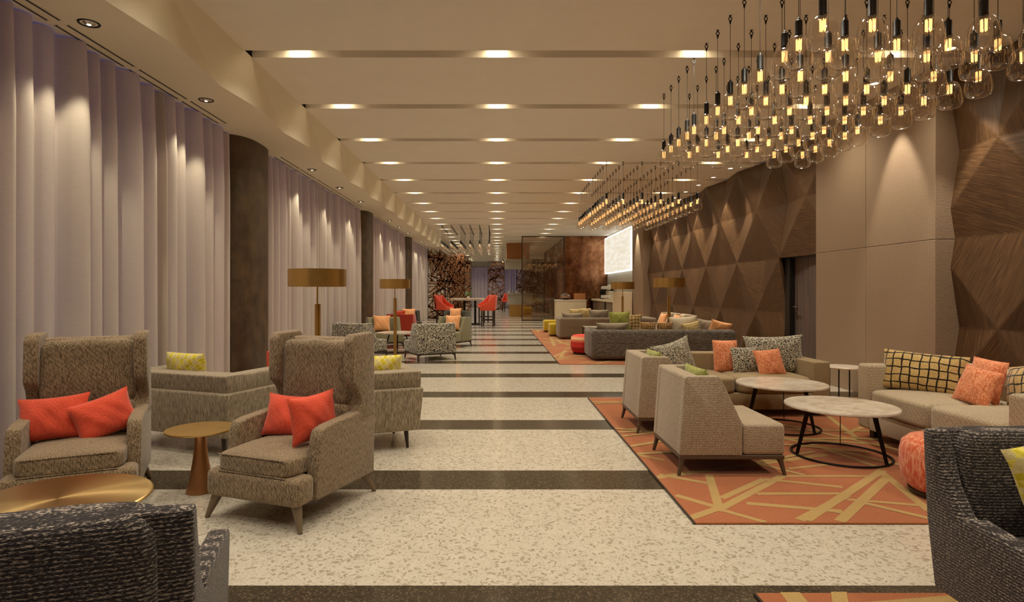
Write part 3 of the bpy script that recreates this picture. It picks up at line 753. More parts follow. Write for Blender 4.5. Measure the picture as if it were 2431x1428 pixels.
# low angled loungers behind the wingbacks
LG1 = (-2.52, 5.10, 180-20); l1 = lounger('low_armchair', 'light taupe low armchair turned away, between the two wingback chairs', 1.12, .78)
def corner_place(corner, deg, w, d):
    """place a chair (turned so its back faces the camera) by its rear corner on the right as the camera sees it"""
    c = Vector(corner); a = rad(deg); lx = Vector((math.cos(a), math.sin(a))); ly = Vector((-math.sin(a), math.cos(a)))
    return c + lx*(w/2) - ly*(d/2)
deg = 180-20; c = corner_place((-2.07, 4.52), deg, 1.12, .78); at(l1, c.x, c.y, deg); LG1 = (c.x, c.y, deg)
l2 = lounger('low_armchair', 'light taupe low armchair turned away, right of and behind the aisle wingback', .84, .72)
deg = 180+22; c = corner_place((-.60, 4.86), deg, .84, .72); at(l2, c.x, c.y, deg); LG2 = (c.x, c.y, deg)
p = on(LG1, .13, .12, .56); pillow('yellow rhombus print cushion on the low armchair between the wingbacks', 'geo', .46, .22, .15, p[0], p[1], p[2], yaw=LG1[2]-4, lean=8, pinch=.03)
p = on(LG2, -.08, .10, .56); pillow('yellow rhombus print cushion on the low armchair right of the aisle wingback', 'geo', .42, .20, .15, p[0], p[1], p[2], yaw=LG2[2], lean=8, pinch=.03)
r1 = sofa('low_armchair', 'red low armchair mostly hidden behind the aisle wingback and the first column', .74, .7, 'red', .58, arm=.1, seats=1, back=.14); at(r1, -2.32, 7.30, 165); r1['category'] = 'armchair'

# floor lamps
def floor_lamp(label):
    r = thing('floor_lamp', label, 'floor lamp')
    bm = new_bm(); lathe(bm, [(0, 0), (.14, 0), (.14, .012), (.135, .018), (0, .018)], 40); obj('base', bm, M['brass'], r)
    bm = new_bm()
    for a in (0, 2*PI/3, 4*PI/3): tube(bm, (.021*math.cos(a+.5), .021*math.sin(a+.5), .015), (.021*math.cos(a+.5), .021*math.sin(a+.5), 1.16), .014, n=12)
    obj('pole', bm, M['brass'], r)
    bm = new_bm(); tube(bm, (0, 0, 1.1), (0, 0, 1.45), .009, n=12); obj('stem', bm, M['brass'], r)
    bm = new_bm(); lathe(bm, [(.297, 1.345), (.30, 1.345), (.30, 1.53), (.297, 1.53), (.297, 1.345)], 64); sh = obj('lamp_shade', bm, M['brass'], r)
    bm = new_bm(); lathe(bm, [(0, 1.352), (.296, 1.352), (.296, 1.356), (0, 1.356)], 48); obj('diffuser', bm, M['cream'], sh)
    return r
f1 = floor_lamp('brass floor lamp with drum shade directly behind the aisle wingback chair'); f1.location = (-1.92, 6.3, 0)
dup(f1, (-2.02, 11.67, 0), 0, 'brass floor lamp with drum shade among the small speckled chairs by the curtains')
dup(f1, (3.26, 15.3, 0), .3, 'brass floor lamp with drum shade in front of the far beige pillar')
l4 = dup(f1, (3.50, 12.0, 0), .6, 'brass floor lamp with drum shade in front of the folded walnut wall'); l4.scale = (1.06, 1.06, 1.02)

# ------------------------------------------------------------ nearest group on the right
s1 = slipper_chair('slipper_chair', 'herringbone taupe armchair with sloping sides at the front rug edge, nearer of two')
at(s1, 1.645, 4.45, 90); dup(s1, (1.645, 5.66, 0), rad(90), 'herringbone taupe armchair with sloping sides, the farther one beside the taupe sofa')
pillow('olive green cushion inside the back of the nearer sloping-side armchair', 'olive', .44, .34, .14, 1.55, 4.50, .39, yaw=92, lean=6, pinch=.04, cat='cushion')
pillow('olive green cushion inside the farther sloping-side armchair', 'olive', .44, .34, .14, 1.55, 5.70, .39, yaw=92, lean=6, pinch=.04, cat='cushion')
sf = sofa('sofa', 'taupe two-seat sofa facing the camera beyond the marble coffee tables', 1.90, .86, 'sofa_taupe', .585, .56, arm=.17, seats=2, zs=.40, z0=.07, back=.18); at(sf, 2.46, 6.46, 0)
pillow('large speckled bouclé cushion in the left corner of the taupe sofa', 'boucle_fine', .60, .42, .16, 1.95, 6.26, .37, yaw=30, lean=14, roll=-10, pinch=.14)
pillow('upright orange cushion on the taupe sofa, left of the speckled cushions', 'orange', .27, .36, .12, 2.53, 6.50, .40, yaw=-4, lean=12, pinch=.03)
pillow('large speckled bouclé cushion against the right arm of the taupe sofa', 'boucle_fine', .62, .44, .17, 3.06, 6.45, .385, yaw=-14, lean=16, roll=-3)
pillow('small dark speckled cushion between the two orange ones on the taupe sofa', 'boucle_fine', .31, .30, .12, 2.70, 6.36, .40, yaw=6, lean=16, pinch=.05)
pillow('small square orange cushion in front of the speckled cushions on the taupe sofa', 'orange', .30, .30, .11, 2.91, 6.20, .40, yaw=2, lean=24, roll=-5, pinch=.05)
sr = sofa('sofa', 'beige sofa standing along the right wall with check cushions', 1.72, .92, 'sofa_beige', .66, .645, arm=.17, seats=2, zs=.44, z0=.08, back=.2, round_=.035); at(sr, 3.22+.46, 4.42, -90)
pillow('long gold and black windowpane check cushion in the far corner of the beige sofa', 'plaid', .60, .34,   .17, 3.53, 4.92, .455, yaw=-46, lean=18, roll=3, pinch=.05)
pillow('orange cushion leaning on the check cushion, rear of two on the beige sofa', 'orange', .32, .33, .10, 3.74, 4.56, .45, yaw=-88, lean=12, roll=3, pinch=.04)
pillow('smaller orange cushion standing in front of its twin on the beige sofa', 'orange', .30, .29, .10, 3.55, 4.44, .45, yaw=-80, lean=20, roll=8, pinch=.05)
pillow('gold and black check cushion beside the near arm of the beige sofa', 'plaid', .46, .34, .15, 3.78, 4.16, .455, yaw=-96, lean=12, roll=-14, pinch=.05)
def ring_table(label, loc, r=.40, h=.41, rr=.355, rot=0.0):
    t = thing('coffee_table', label, 'coffee table', (loc[0], loc[1], .0135), rot); h -= .0135
    bm = new_bm(); lathe(bm, [(0, h-.022), (r-.012, h-.022), (r, h-.016), (r, h-.006), (r-.004, h), (0, h)], 96); obj('table_top', bm, M['marble'], t)
    bm = new_bm(); torus(bm, rr-.008, .009, .009, 72, 8, flat=.8); obj('base_ring', bm, M['black'], t)
    for a in (60, 180, 300):
        a = rad(a); d = Vector((math.cos(a), math.sin(a), 0)); s = Vector((-d.y, d.x, 0))*.003
        b = bmesh.new(); P = [d*(rr-.025), d*(rr+.0), d*(rr-.085)+Vector((0, 0, h-.022)), d*(rr-.125)+Vector((0, 0, h-.022))]
        P[0].z = P[1].z = .004
        vs = [b.verts.new(p+s) for p in P]+[b.verts.new(p-s) for p in P]
        b.faces.new(vs[:4]); b.faces.new(vs[:3:-1])
        for i in range(4): b.faces.new((vs[i], vs[4+i], vs[4+(i+1)%4], vs[(i+1)%4]))
        bmesh.ops.recalc_face_normals(b, faces=b.faces); bm = new_bm(); put(bm, b); obj('leg', bm, M['black'], t, 20)
    return t
ring_table('round marble coffee table on a black ring base, nearer of the overlapping pair', (2.69, 4.62))
ring_table('round marble coffee table on a black ring base in front of the taupe sofa', (2.68, 5.56), .40, .435, .34)
t = thing('side_table', 'small round marble side table on thin black legs between the two sofas', 'side table', (4.31, 7.32, 0))
bm = new_bm(); lathe(bm, [(0, .345), (.21, .345), (.215, .35), (.215, .36), (.21, .366), (0, .366)], 48); obj('table_top', bm, M['marble'], t)
for a in (220, 310, 40, 130):
    bm = new_bm(); x, y = .17*math.cos(rad(a)), .17*math.sin(rad(a)); tube(bm, (x, y, 0), (x, y, .347), .008, n=8); obj('leg', bm, M['black'], t)
def pouf(label, m, r, h, loc, name='ottoman', base=True, sq=False):
    t = thing(name, label, 'ottoman', (loc[0], loc[1], .0135))
    bm = new_bm(); z0 = .03
    if sq: rbox(bm, -r, r, -r, r, z0, h, .05, 5)
    else: lathe(bm, [(0, z0), (r-.06, z0), (r-.02, z0+.04), (r, z0+.12), (r, h-.10), (r-.012, h-.045), (r-.05, h-.008), (r-.10, h), (0, h+.006)], 64)
    obj('upholstery', bm, M[m], t, 60)
    bm = new_bm()
    if sq: rbox(bm, -r+.03, r-.03, -r+.03, r-.03, 0, z0+.005, .003, 1)
    else: lathe(bm, [(0, 0), (r-.05, 0), (r-.045, .03), (r-.06, .034), (0, .034)], 48)
    obj('plinth', bm, M['leg_dark'], t); return t
pouf('round coral melange ottoman beside the lower right charcoal armchair', 'ottoman', .27, .36, (2.86, 3.72))

# ------------------------------------------------------------ small chairs in the middle of the curtain side
b1 = slipper_chair('lounge_chair', 'black and cream speckled armchair with its back to the camera, beside the aisle', 'boucle', .78, lm='leg_dark'); at(b1, -1.29, 11.30, 208)
dup(b1, (-2.66, 11.42, 0), rad(152), 'black and cream speckled armchair partly hidden by the aisle wingback')
g1 = slipper_chair('lounge_chair', 'sage grey armchair facing forward with a peach cushion, behind the speckled chairs', 'green_grey', .74, lm='leg_dark'); at(g1, -2.58, 13.55, 22)
p = on((-2.58, 13.55, 22), -.06, .06, .37); pillow('peach square cushion on the sage grey armchair left of the brass lamp', 'peach', .40, .38, .14, *p, yaw=10, lean=16)
g2 = dup(g1, (-1.10, 13.75, 0), rad(-30), 'sage grey armchair turned to the left beside the aisle, behind the speckled one')
p = on((-1.10, 13.75, -30), .02, .07, .38); pillow('peach square cushion on the sage grey armchair beside the aisle', 'peach', .38, .36, .13, *p, yaw=-14, lean=14)
rc = slipper_chair('lounge_chair', 'brick red armchair seen from behind past the marble table', 'red_dark', .72, lm='leg_dark'); at(rc, -2.50, 15.75, 172)
pillow('coral cushion sticking up over the brick red armchair', 'red', .34, .36, .12, -2.62, 15.85, .42, yaw=172, lean=4)
dg = slipper_chair('lounge_chair', 'dark olive armchair facing forward beyond the brick red one, near the curtain', 'dark_green', .80, lm='leg_dark'); at(dg, -2.78, 18.3, 16)
p = on((-2.78, 18.3, 16), .05, .06, .40); pillow('peach cushion on the dark olive armchair near the curtain', 'peach', .42, .36, .13, *p, yaw=8, lean=14)
dup(dg, (-1.30, 18.1, 0), rad(-24), 'dark olive armchair beside the aisle, farthest of the small chairs')
p = on((-1.30, 18.1, -24), -.02, .06, .42); pillow('peach cushion on the dark olive armchair beside the aisle', 'peach', .38, .36, .13, *p, yaw=-10, lean=14)
def leg_table(label, x, y, r=.42, h=.43):
    t = thing('coffee_table', label, 'coffee table', (x, y, 0))
    bm = new_bm(); lathe(bm, [(0, h-.025), (r, h-.025), (r, h), (0, h)], 64); obj('table_top', bm, M['marble'], t)
    for a in (100, 220, 340):
        a = rad(a); bm = new_bm(); tube(bm, (r*.78*math.cos(a), r*.78*math.sin(a), 0), (r*.45*math.cos(a), r*.45*math.sin(a), h-.02), .011, .014, 10); obj('leg', bm, M['black'], t)
    return t
leg_table('round marble table on dark splayed legs between the speckled chairs', -2.10, 12.45)
leg_table('round marble table half hidden behind the speckled chair by the aisle', -1.60, 13.32, .34, .45)

# ------------------------------------------------------------ long sofas in the middle of the wall side
ds = sofa('sofa', 'long dark grey sofa seen from behind, nearest of the two turned-away sofas', 2.66, .93, 'dark_sofa', .57, arm=.2, seats=3, z0=.03, back=.22, round_=.07); at(ds, 3.06, 11.27, 180)
# a back seam on the sofa
bm = new_bm(); rbox(bm, -1.05, 1.2, .462, .4665, .325, .330, 0); sm_ = obj('back_seam', bm, M['seam'], ds)
s2 = sofa('sofa', 'warm grey sofa seen from behind, beyond the long dark sofa', 2.6, 1.0, 'grey_sofa', .57, arm=.2, seats=3, z0=.02, back=.24, round_=.06); at(s2, 2.96, 16.2, 180)
bm = new_bm(); rbox(bm, -1.15, 1.15, .497, .5015, .30, .305, 0); obj('back_seam', bm, M['seam'], s2)
pillow('flat grey bolster-like cushion lying on the back of the dark sofa at its left end', 'grey_pillow', .64, .30, .15, 2.15, 11.1, .46, yaw=176, lean=32, pinch=.16)
pillow('olive green square cushion standing at the left end of the dark sofa', 'olive', .42, .42, .14, 2.42, 11.62, .48, yaw=168, lean=4, roll=2)
pillow('brown and gold check cushion on the dark sofa, left one of a low pair', 'plaid_dark', .31, .26, .12, 2.88, 11.28, .44, yaw=180, lean=6, pinch=.02)
pillow('brown and gold check cushion on the dark sofa, right one of a low pair', 'plaid_dark', .31, .26, .12, 3.20, 11.28, .44, yaw=180, lean=6, pinch=.02)
pillow('large cream cushion rising above the middle of the dark sofa', 'cream_cloth', .54, .40, .16, 3.58, 11.32, .42, yaw=176, lean=6, roll=4)
pillow('gold and cream check cushion beside the large cream one on the dark sofa', 'plaid_pale', .36, .34, .13, 3.72, 11.20, .38, yaw=186, lean=6, roll=12)
pillow('pale grey cushion behind the peach one at the right of the dark sofa', 'grey_pillow', .40, .36, .13, 3.98, 11.36, .40, yaw=170, lean=6, roll=-8)
pillow('peach cushion tilted over the right end of the dark sofa', 'peach', .42, .30, .13, 4.16, 11.16, .46, yaw=176, lean=22, roll=-14)
pillow('dark gold check cushion behind the olive green one on the dark sofa', 'plaid', .46, .42, .14, 2.66, 11.75, .42, yaw=180, lean=2)
pillow('grey cushion lying along the left of the warm grey sofa', 'grey_pillow', .60, .28, .16, 2.05, 16.1, .44, yaw=178, lean=20)
pillow('large pointed grey cushion on the right half of the warm grey sofa', 'grey_pillow', .58, .38, .17, 2.78, 16.15, .42, yaw=182, lean=8)
pillow('cream and gold check cushion on the warm grey sofa, left one', 'plaid_pale', .34, .30, .13, 2.18, 16.5, .50, yaw=180, lean=4)
pillow('cream and gold check cushion on the warm grey sofa, right one', 'plaid_pale', .34, .30, .13, 2.46, 16.5, .52, yaw=180, lean=4)
a1 = slipper_chair('lounge_chair', 'tall-backed beige armchair facing the aisle near the walnut wall, nearer one', 'sofa_beige', .74, lm='leg_dark'); at(a1, 4.02, 13.3, -90); a1.scale = (1, 1, 1.1)
dup(a1, (3.98, 14.25, 0), rad(-90), 'tall-backed beige armchair facing the aisle near the walnut wall, farther one')
pillow('peach cushion on the nearer tall-backed beige armchair', 'peach', .36, .36, .13, 3.98, 13.3, .42, yaw=-84, lean=18)
pillow('peach cushion on the farther tall-backed beige armchair', 'peach', .36, .36, .13, 3.94, 14.25, .42, yaw=-84, lean=18)
pouf('round red and cream banded ottoman at the left end of the dark sofa', 'banded', .31, .39, (1.82, 12.08))
pouf('mustard yellow square ottoman at the rug edge, nearer one', 'yellow', .25, .36, (1.74, 16.95), sq=True)
pouf('mustard yellow square ottoman at the rug edge, farther one', 'yellow', .26, .37, (1.72, 18.6), sq=True)
t = thing('side_table', 'small square table with black edge and frame between the two turned-away sofas', 'side table', (2.25, 13.3, .0135))
bm = new_bm(); rbox(bm, -.28, .28, -.25, .25, .46, .48, .003, 1); obj('table_top', bm, M['grey_hood'], t)
bm = new_bm()
for x in (-.28, .28): rbox(bm, x-.01, x+.01, -.26, -.24, 0, .47, 0); rbox(bm, x-.01, x+.01, .24, .26, 0, .47, 0)
rbox(bm, -.29, .29, -.262, -.245, .445, .465, 0); rbox(bm, -.29, .29, .245, .262, .445, .465, 0); obj('frame', bm, M['black'], t)

# ------------------------------------------------------------ glass pendants
def pendant():
    r = thing('glass_pendant', 'x', 'pendant light')
    bm = new_bm()
    lathe(bm, [(0, 0), (.011, 0), (.011, -.006), (.005, -.01), (.004, -.016)], 12)
    tt = bmesh.new(); bmesh.ops.create_circle  # ring of the hook
    n, m_ = 20, 6; R, q = .014, .0042
    vs = [[tt.verts.new(((R+q*math.cos(2*PI*j/m_))*math.cos(2*PI*i/n), q*math.sin(2*PI*j/m_), -.029+(R+q*math.cos(2*PI*j/m_))*math.sin(2*PI*i/n))) for j in range(m_)] for i in range(n)]
    for i in range(n):
        for j in range(m_): tt.faces.new((vs[i][j], vs[(i+1)%n][j], vs[(i+1)%n][(j+1)%m_], vs[i][(j+1)%m_]))
    put(bm, tt)
    lathe(bm, [(.003, -.042), (.010, -.048), (.009, -.058), (.003, -.078)], 10); obj('ceiling_hook', bm, M['black_plastic'], r)
    bm = new_bm(); tube(bm, (0, 0, -.07), (0, 0, -.565), .0022, n=5, cap=False); obj('cord', bm, M['black_plastic'], r)
    bm = new_bm(); lathe(bm, [(.003, -.548), (.009, -.556), (.012, -.566), (.021, -.572), (.023, -.580), (.023, -.66), (.025, -.664), (.025, -.676), (.019, -.682), (0, -.682)], 20); obj('socket', bm, M['black_plastic'], r)
    bm = new_bm(); lathe(bm, [(.026, -.672), (.036, -.676), (.053, -.687), (.067, -.706), (.077, -.735), (.084, -.775), (.0885, -.815), (.088, -.845), (.080, -.868), (.066, -.882), (.045, -.889), (.02, -.890), (0, -.890)], 28)
    obj('glass_shade', bm, M['glass'], r, 80)
    bm = new_bm(); lathe(bm, [(.014, -.682), (.018, -.690), (.034, -.702), (.043, -.722), (.044, -.742), (.037, -.762), (.022, -.776), (0, -.781)], 18); bu = obj('bulb', bm, M['bulb_glass'], r, 80)
    bm = new_bm()
    for i in range(6):
        a = 2*PI*i/6+.3; x, y = .0155*math.cos(a), .0155*math.sin(a)
        tube(bm, (x, y, -.695), (x*.95, y*.95, -.766), .0038, n=5)
    obj('filament', bm, M['filament'], bu); return r
def off_slot(y):
    for s in SLOTS:
        if abs(y-s) < .108: return s+(.108 if y >= s else -.108)
    return y
PX = [2.0, 2.305, 2.65, 2.99, 3.32, 3.66]
pp = pendant(); first = True
for k in range(13):
    for x in PX:
        loc = (x, off_slot(7.066-.287*k), HC)
        if first: pp.location = loc; r = pp; first = False
        else: r = dup(pp, loc)
        r['label'] = 'clear bell glass pendant with glowing filament bulb, in the large grid nearest the camera'; r['group'] = 'pendants of the near grid'
for k in range(13):
    for x in PX:
        dup(pp, (x, off_slot(10.86+.287*k), HC), None, 'clear bell glass pendant with glowing filament bulb, in the second grid before the long sofas', 'pendants of the second grid')
far = None
for k in range(13):
    for i in range(6):
        loc = (-1.98+.338*i, off_slot(21.06+.287*k), HC)
        r = dup(pp if far is None else far, loc, None, 'clear glass pendant in the far grid hanging over the red bar chairs', 'pendants of the far grid')
        if far is None:
            far = r
            for o in r.children_recursive:
                if o.name.startswith('filament'): o.data = o.data.copy(); o.data.materials[0] = M['filament_dim']
dup(pp, (.33, off_slot(33.5), HC), None, 'single far pendant left of the orange hood box', None)

# ------------------------------------------------------------ the far end: bar table, screens, buffet
t = thing('bar_table', 'long marble-topped bar table between the red bar chairs', 'bar table', (-1.15, 23.0, 0))
bm = new_bm(); rbox(bm, -.66, .66, -.45, .45, .93, 1.02, .008, 2); obj('table_top', bm, M['marble'], t)
for x in (-.12, .3):
    bm = new_bm(); rbox(bm, x-.04, x+.04, -.10, .10, .03, .93, .004, 1); rbox(bm, x-.20, x+.2, -.28, .28, 0, .03, .004, 1); obj('leg', bm, M['black'], t)
def bar_chair(label):
    r = thing('bar_chair', label, 'bar chair')
    bm = new_bm(); rbox(bm, -.25, .25, -.26, .24, .60, .70, .03, 3); obj('seat', bm, M['red'], r)
    bm = new_bm(); prism(bm, [(.20, .62), (.28, .62), (.32, 1.13), (.27, 1.14), (.19, .75)], -.27, .27, .02, 3); obj('backrest', bm, M['red'], r)
    for sx in (-1, 1):
        a, b = sorted((sx*.27, sx*.215)); bm = new_bm(); prism(bm, [(-.26, .58), (.27, .58), (.31, 1.12), (.22, 1.10), (.08, .93), (-.14, .80), (-.25, .76)], a, b, .015, 3); obj('armrest', bm, M['red'], r)
        for y in (-.21, .21):
            bm = new_bm(); rbox(bm, sx*.215-.022, sx*.215+.022, y-.022, y+.022, 0, .60, .004, 1); obj('leg', bm, M['leg_dark'], r)
    bm = new_bm(); rbox(bm, -.21, .21, -.22, -.20, .22, .25, 0); rbox(bm, -.21, .21, .20, .22, .22, .25, 0)
    for sx in (-.215, .215): rbox(bm, sx-.01, sx+.01, -.2, .2, .22, .25, 0)
    obj('footrest', bm, M['leg_dark'], r); return r
bc = bar_chair('coral red bar chair at the left end of the marble bar table'); at(bc, -1.98, 22.3, 62)
dup(bc, (-.33, 21.7, 0), rad(-97), 'coral red bar chair at the right end of the bar table, beside the aisle')
dup(bc, (-.45, 24.3, 0), rad(-60), 'coral red bar chair partly hidden behind the one beside the aisle')
dup(bc, (.62, 37.0, 0), rad(-20), 'distant red bar chair beside the central lattice screen')
pt = thing('potted_plant', 'small green plant on the marble bar table', 'plant', (-1.12, 23.0, 1.02))
bm = new_bm(); lathe(bm, [(0, 0), (.05, 0), (.06, .07), (0, .07)], 16); obj('pot', bm, M['white'], pt)
bm = new_bm(); rnd = random.Random(2)
for i in range(26):
    a = rnd.uniform(0, 2*PI); l = rnd.uniform(.08, .17); h = rnd.uniform(.1, .2)
    tube(bm, (0, 0, .06), (l*math.cos(a), l*math.sin(a), .05+h), .004, .014, 5)
obj('foliage', bm, M['plant'], pt)
def lattice(label, x0, x1, y, z1, seed, n=46, axis='x', wd=.045, mat='lattice', z0=.02):
    """random crossing bars in a frame, in the plane y = const (axis x) or x = const (axis y)"""
    r = thing('lattice_screen', label, 'lattice screen', ((x0+x1)/2, y, 0) if axis == 'x' else (y, (x0+x1)/2, 0), 0 if axis == 'x' else PI/2)
    h = (x1-x0)/2; rnd = random.Random(seed); bm = new_bm()
    def bar(p, q, w, d=.02):
        p, q = Vector((p[0], 0, p[1])), Vector((q[0], 0, q[1])); dd = (q-p); nn = Vector((-dd.z, 0, dd.x)).normalized()*w/2
        b = bmesh.new(); vs = []
        for yy in (-d, d): vs.append([b.verts.new(v+Vector((0, yy, 0))) for v in (p+nn, q+nn, q-nn, p-nn)])
        b.faces.new(vs[0]); b.faces.new(vs[1][::-1])
        for i in range(4): b.faces.new((vs[0][i], vs[1][i], vs[1][(i+1)%4], vs[0][(i+1)%4]))
        bmesh.ops.recalc_face_normals(b, faces=b.faces); put(bm, b)
    for i in range(n):
        cx, cz = rnd.uniform(-h, h), rnd.uniform(z0, z1); th = rnd.uniform(0, PI); l = rnd.uniform(.7, 2.2)
        dx, dz = math.cos(th), math.sin(th)
        t0, t1 = -l/2, l/2
        for c, d_, lo, hi in ((cx, dx, -h, h), (cz, dz, z0, z1)):
            if abs(d_) > 1e-6:
                a, b = sorted(((lo-c)/d_, (hi-c)/d_)); t0 = max(t0, a); t1 = min(t1, b)
        if t1-t0 > .1: bar((cx+dx*t0, cz+dz*t0), (cx+dx*t1, cz+dz*t1), wd*rnd.uniform(.6, 1.2))
    obj('bars', bm, M[mat], r)
    bm = new_bm()
    for a in ((-h-.03, -h, z0-.02, z1+.03), (h, h+.03, z0-.02, z1+.03), (-h, h, z1, z1+.03), (-h, h, z0-.02, z0)): rbox(bm, a[0], a[1], -.03, .03, a[2], a[3], 0)
    obj('frame', bm, M['leg_dark'], r); return r
lattice('bronze lattice screen next to the last curtain, nearest of the left screens', -3.22, -2.45, 27.6, 3.31, 1, 60)
lattice('bronze lattice screen standing behind the nearest left screen', -3.18, -1.75, 31.3, 3.31, 2, 110)
lattice('bronze lattice screen farther back on the left, third in the row', -2.95, -1.6, 35, 3.31, 3, 100)
lattice('bronze lattice screen deepest in the left row, in front of the bluish curtain', -2.6, -1.75, 40, 3.31, 4, 50)
lattice('narrow bronze lattice screen standing alone in the middle of the far end', -.62, .50, 41, 3.3, 5, 70)
lattice('bronze lattice screen right of the buffet, seen through the glass', 1.25, 3.0, 38, 3.3, 6, 120)
lattice('long bronze lattice wall running away from the glass partition', 25.8, 36.5, 2.95, 3.6, 7, 150, axis='y', wd=.09)
# glass partition and copper wall
r = thing('glass_partition', 'tall bronze-tinted glass partition with thin dark frame right of the aisle', 'partition', (2.0, 25.4, 0))
bm = new_bm(); rbox(bm, -.9, .9, -.008, .008, .06, 3.63, 0); obj('pane', bm, M['pane'], r)
bm = new_bm()
for a in ((-.94, -.90, 0, HC-.005), (.87, .90, 0, HC-.005), (-.9, .9, .02, .06), (-.9, .9, 3.62, HC-.005)): rbox(bm, a[0], a[1], -.02, .02, a[2], a[3], 0)
obj('frame', bm, M['leg_dark'], r)
bm = new_bm(); rbox(bm, 2.92, 4.74, 25.38, 25.5, 0, HC-.002, .004, 1); rbox(bm, 2.92, 4.74, 25.372, 25.384, 1.9, 1.915, 0); struct('wall_back', bm, M['copper'])
# backlit artwork on the right wall
r = thing('backlit_artwork', 'large glowing white backlit panel on the right wall above the coffee counter', 'light panel', (4.68, 22.85, 2.78))
bm = new_bm(); rbox(bm, -.06, .06, -2.42, 2.42, -.72, .72, .004, 1); obj('face', bm, M['art'], r)
bm = new_bm()
for a in ((-2.46, -2.42, -.76, .76), (2.42, 2.46, -.76, .76), (-2.42, 2.42, -.76, -.72), (-2.42, 2.42, .72, .76)): rbox(bm, -.065, .06, a[0], a[1], a[2], a[3], 0)
obj('glowing_edge', bm, M['art_edge'], r)
# coffee counter along the right wall
r = thing('coffee_counter', 'cream coffee counter along the right wall below the glowing panel', 'counter', (4.3, 22.4, 0))
bm = new_bm(); rbox(bm, -.32, .42, -2.2, 2.5, .90, .98, .005, 1); obj('worktop', bm, M['cream'], r)
bm = new_bm(); rbox(bm, -.26, .42, -2.1, 2.45, 0, .90, .005, 1); obj('cabinet', bm, M['leg_light'], r)
bm = new_bm(); rbox(bm, -.34, .30, -2.32, -2.22, 0, 1.26, .006, 1); obj('end_panel', bm, M['cream'], r)
bm = new_bm(); rbox(bm, -.29, -.27, -.5, -.3, 0, .9, 0); obj('dark_post', bm, M['black'], r)
def machine(label, x, y):
    m = thing('coffee_machine', label, 'coffee machine', (x, y, .98))
    bm = new_bm(); rbox(bm, -.22, .22, -.30, .30, .04, .16, .02, 2); rbox(bm, -.02, .22, -.30, .30, .15, .48, .03, 2); rbox(bm, -.22, .22, -.30, .30, .38, .50, .03, 2); obj('body', bm, M['white'], m)
    for y_ in (-.14, .14):
        bm = new_bm(); tube(bm, (-.12, y_, .39), (-.12, y_, .32), .035, n=14); tube(bm, (-.12, y_, .34), (-.30, y_, .33), .013, n=8); obj('portafilter', bm, M['black'], m)
    bm = new_bm()
    for k in range(5): tube(bm, (.05, -.2+.1*k, .50), (.05, -.2+.1*k, .56), .03, .036, 12)
    obj('cups', bm, M['white'], m)
    return m
machine('steel espresso machine on the coffee counter, nearer one', 4.25, 21.2); 
m2 = machine('steel espresso machine on the coffee counter, farther one', 4.25, 22.6)
bm = new_bm(); rbox(bm, -.09, .09, -.11, .11, 0, .34, .02, 2); lathe(bm, [(.05, .34), (.09, .50), (.095, .52), (0, .52)], 16); g = obj('coffee_grinder', bm, M['black'], None); g.location = (4.2, 23.5, .98); tag(g, 'black coffee grinder at the far end of the coffee counter', 'grinder')
for k in range(6):
    bm = new_bm(); lathe(bm, [(.03, 0), (.05, .03), (.055, .09), (.05, .09), (.045, .035), (0, .012)], 16); o = obj('cup', bm, M['white'], None); o.location = (4.06+.12*(k % 2), 20.45+.13*k, .98)
    tag(o, 'small white cup on the near end of the coffee counter', 'cup', 'cups on the coffee counter')
r = thing('buffet_block', 'cream block counter standing in front of the copper wall', 'counter', (3.0, 24.1, 0))
bm = new_bm(); rbox(bm, -.62, .60, -.35, .35, 0, .90, .006, 1); obj('body', bm, M['cream'], r)
bm = new_bm(); rbox(bm, -.64, .62, -.37, .37, .90, .94, .004, 1); obj('worktop', bm, M['white'], r)
r = thing('cake_stand', 'pastry stand with glass dome on the cream block counter', 'cake stand', (2.78, 24.0, .94))
bm = new_bm(); lathe(bm, [(0, 0), (.11, 0), (.10, .015), (.03, .03), (.03, .05), (.24, .06), (.25, .075), (0, .075)], 32); obj('stand', bm, M['leg_dark'], r)
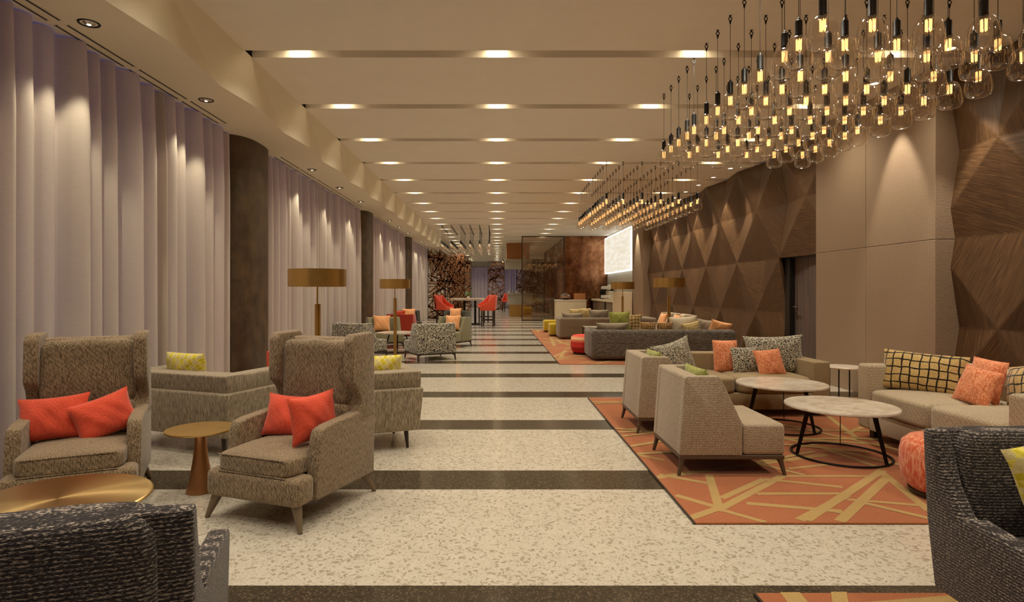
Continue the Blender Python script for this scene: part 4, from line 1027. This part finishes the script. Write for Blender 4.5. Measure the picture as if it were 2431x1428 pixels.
bm = new_bm(); lathe(bm, [(0, .075), (.19, .075), (.18, .12), (0, .13)], 24); obj('pastry', bm, M['hood_wood'], r)
bm = new_bm(); lathe(bm, [(.21, .08), (.21, .15), (.17, .21), (.08, .25), (.02, .26), (.02, .28), (.03, .30), (0, .31)], 32); obj('dome', bm, M['glass'], r)
bm = new_bm(); rbox(bm, -.22, .22, -.14, .14, 0, .26, .01, 2); o = obj('bread_box', bm, M['hood_wood'], None); o.location = (3.38, 24.15, .94); tag(o, 'orange wooden bread box on the cream block counter', 'box')
# hood box and island buffet
r = thing('extractor_hood', 'orange wood box with pale grey hood hanging over the island buffet', 'extractor hood', (1.05, 29.6, 0))
bm = new_bm(); rbox(bm, -.58, .55, -.55, .55, 2.86, HC-.004, .004, 1); obj('casing', bm, M['hood_wood'], r)
bm = new_bm(); rbox(bm, -.66, .66, -.65, .65, 2.40, 2.86, .01, 1); 
obj('canopy', bm, M['grey_hood'], r)
r = thing('island_buffet', 'island buffet with pale upper counter and brass base beyond the aisle', 'buffet', (1.10, 30.3, 0))
bm = new_bm(); rbox(bm, -.56, .7, -.5, .5, .60, 1.12, .006, 1); rbox(bm, -.60, .74, -.54, .54, 1.12, 1.16, .004, 1); obj('counter', bm, M['grey_hood'], r)
bm = new_bm(); rbox(bm, -.48, .62, -.44, .44, 0, .60, .004, 1); obj('base', bm, M['brass'], r)
for k in range(6):
    bm = new_bm(); lathe(bm, [(0, 0), (.03, 0), (.06, .05), (.08, .13), (.075, .13), (.05, .05), (0, .02)], 14); o = obj('serving_bowl', bm, M['steel'] if k % 2 else M['white'], None); o.location = (.62+.2*k, 30.0+.1*(k % 2), 1.16)
    tag(o, 'small serving bowl on the island buffet under the hood', 'bowl', 'bowls on the island buffet')

# what stands on a rug stands on its pile, 13 mm above the floor
for o in (c2, s1, sf, sr, ds, s2, a1): o.location.z = .0135
for o in C.objects:
    if o.parent is None and o.name.split('.')[0] in ('slipper_chair', 'lounge_chair') and 1.1 < o.location.x < 4.4: o.location.z = .0135
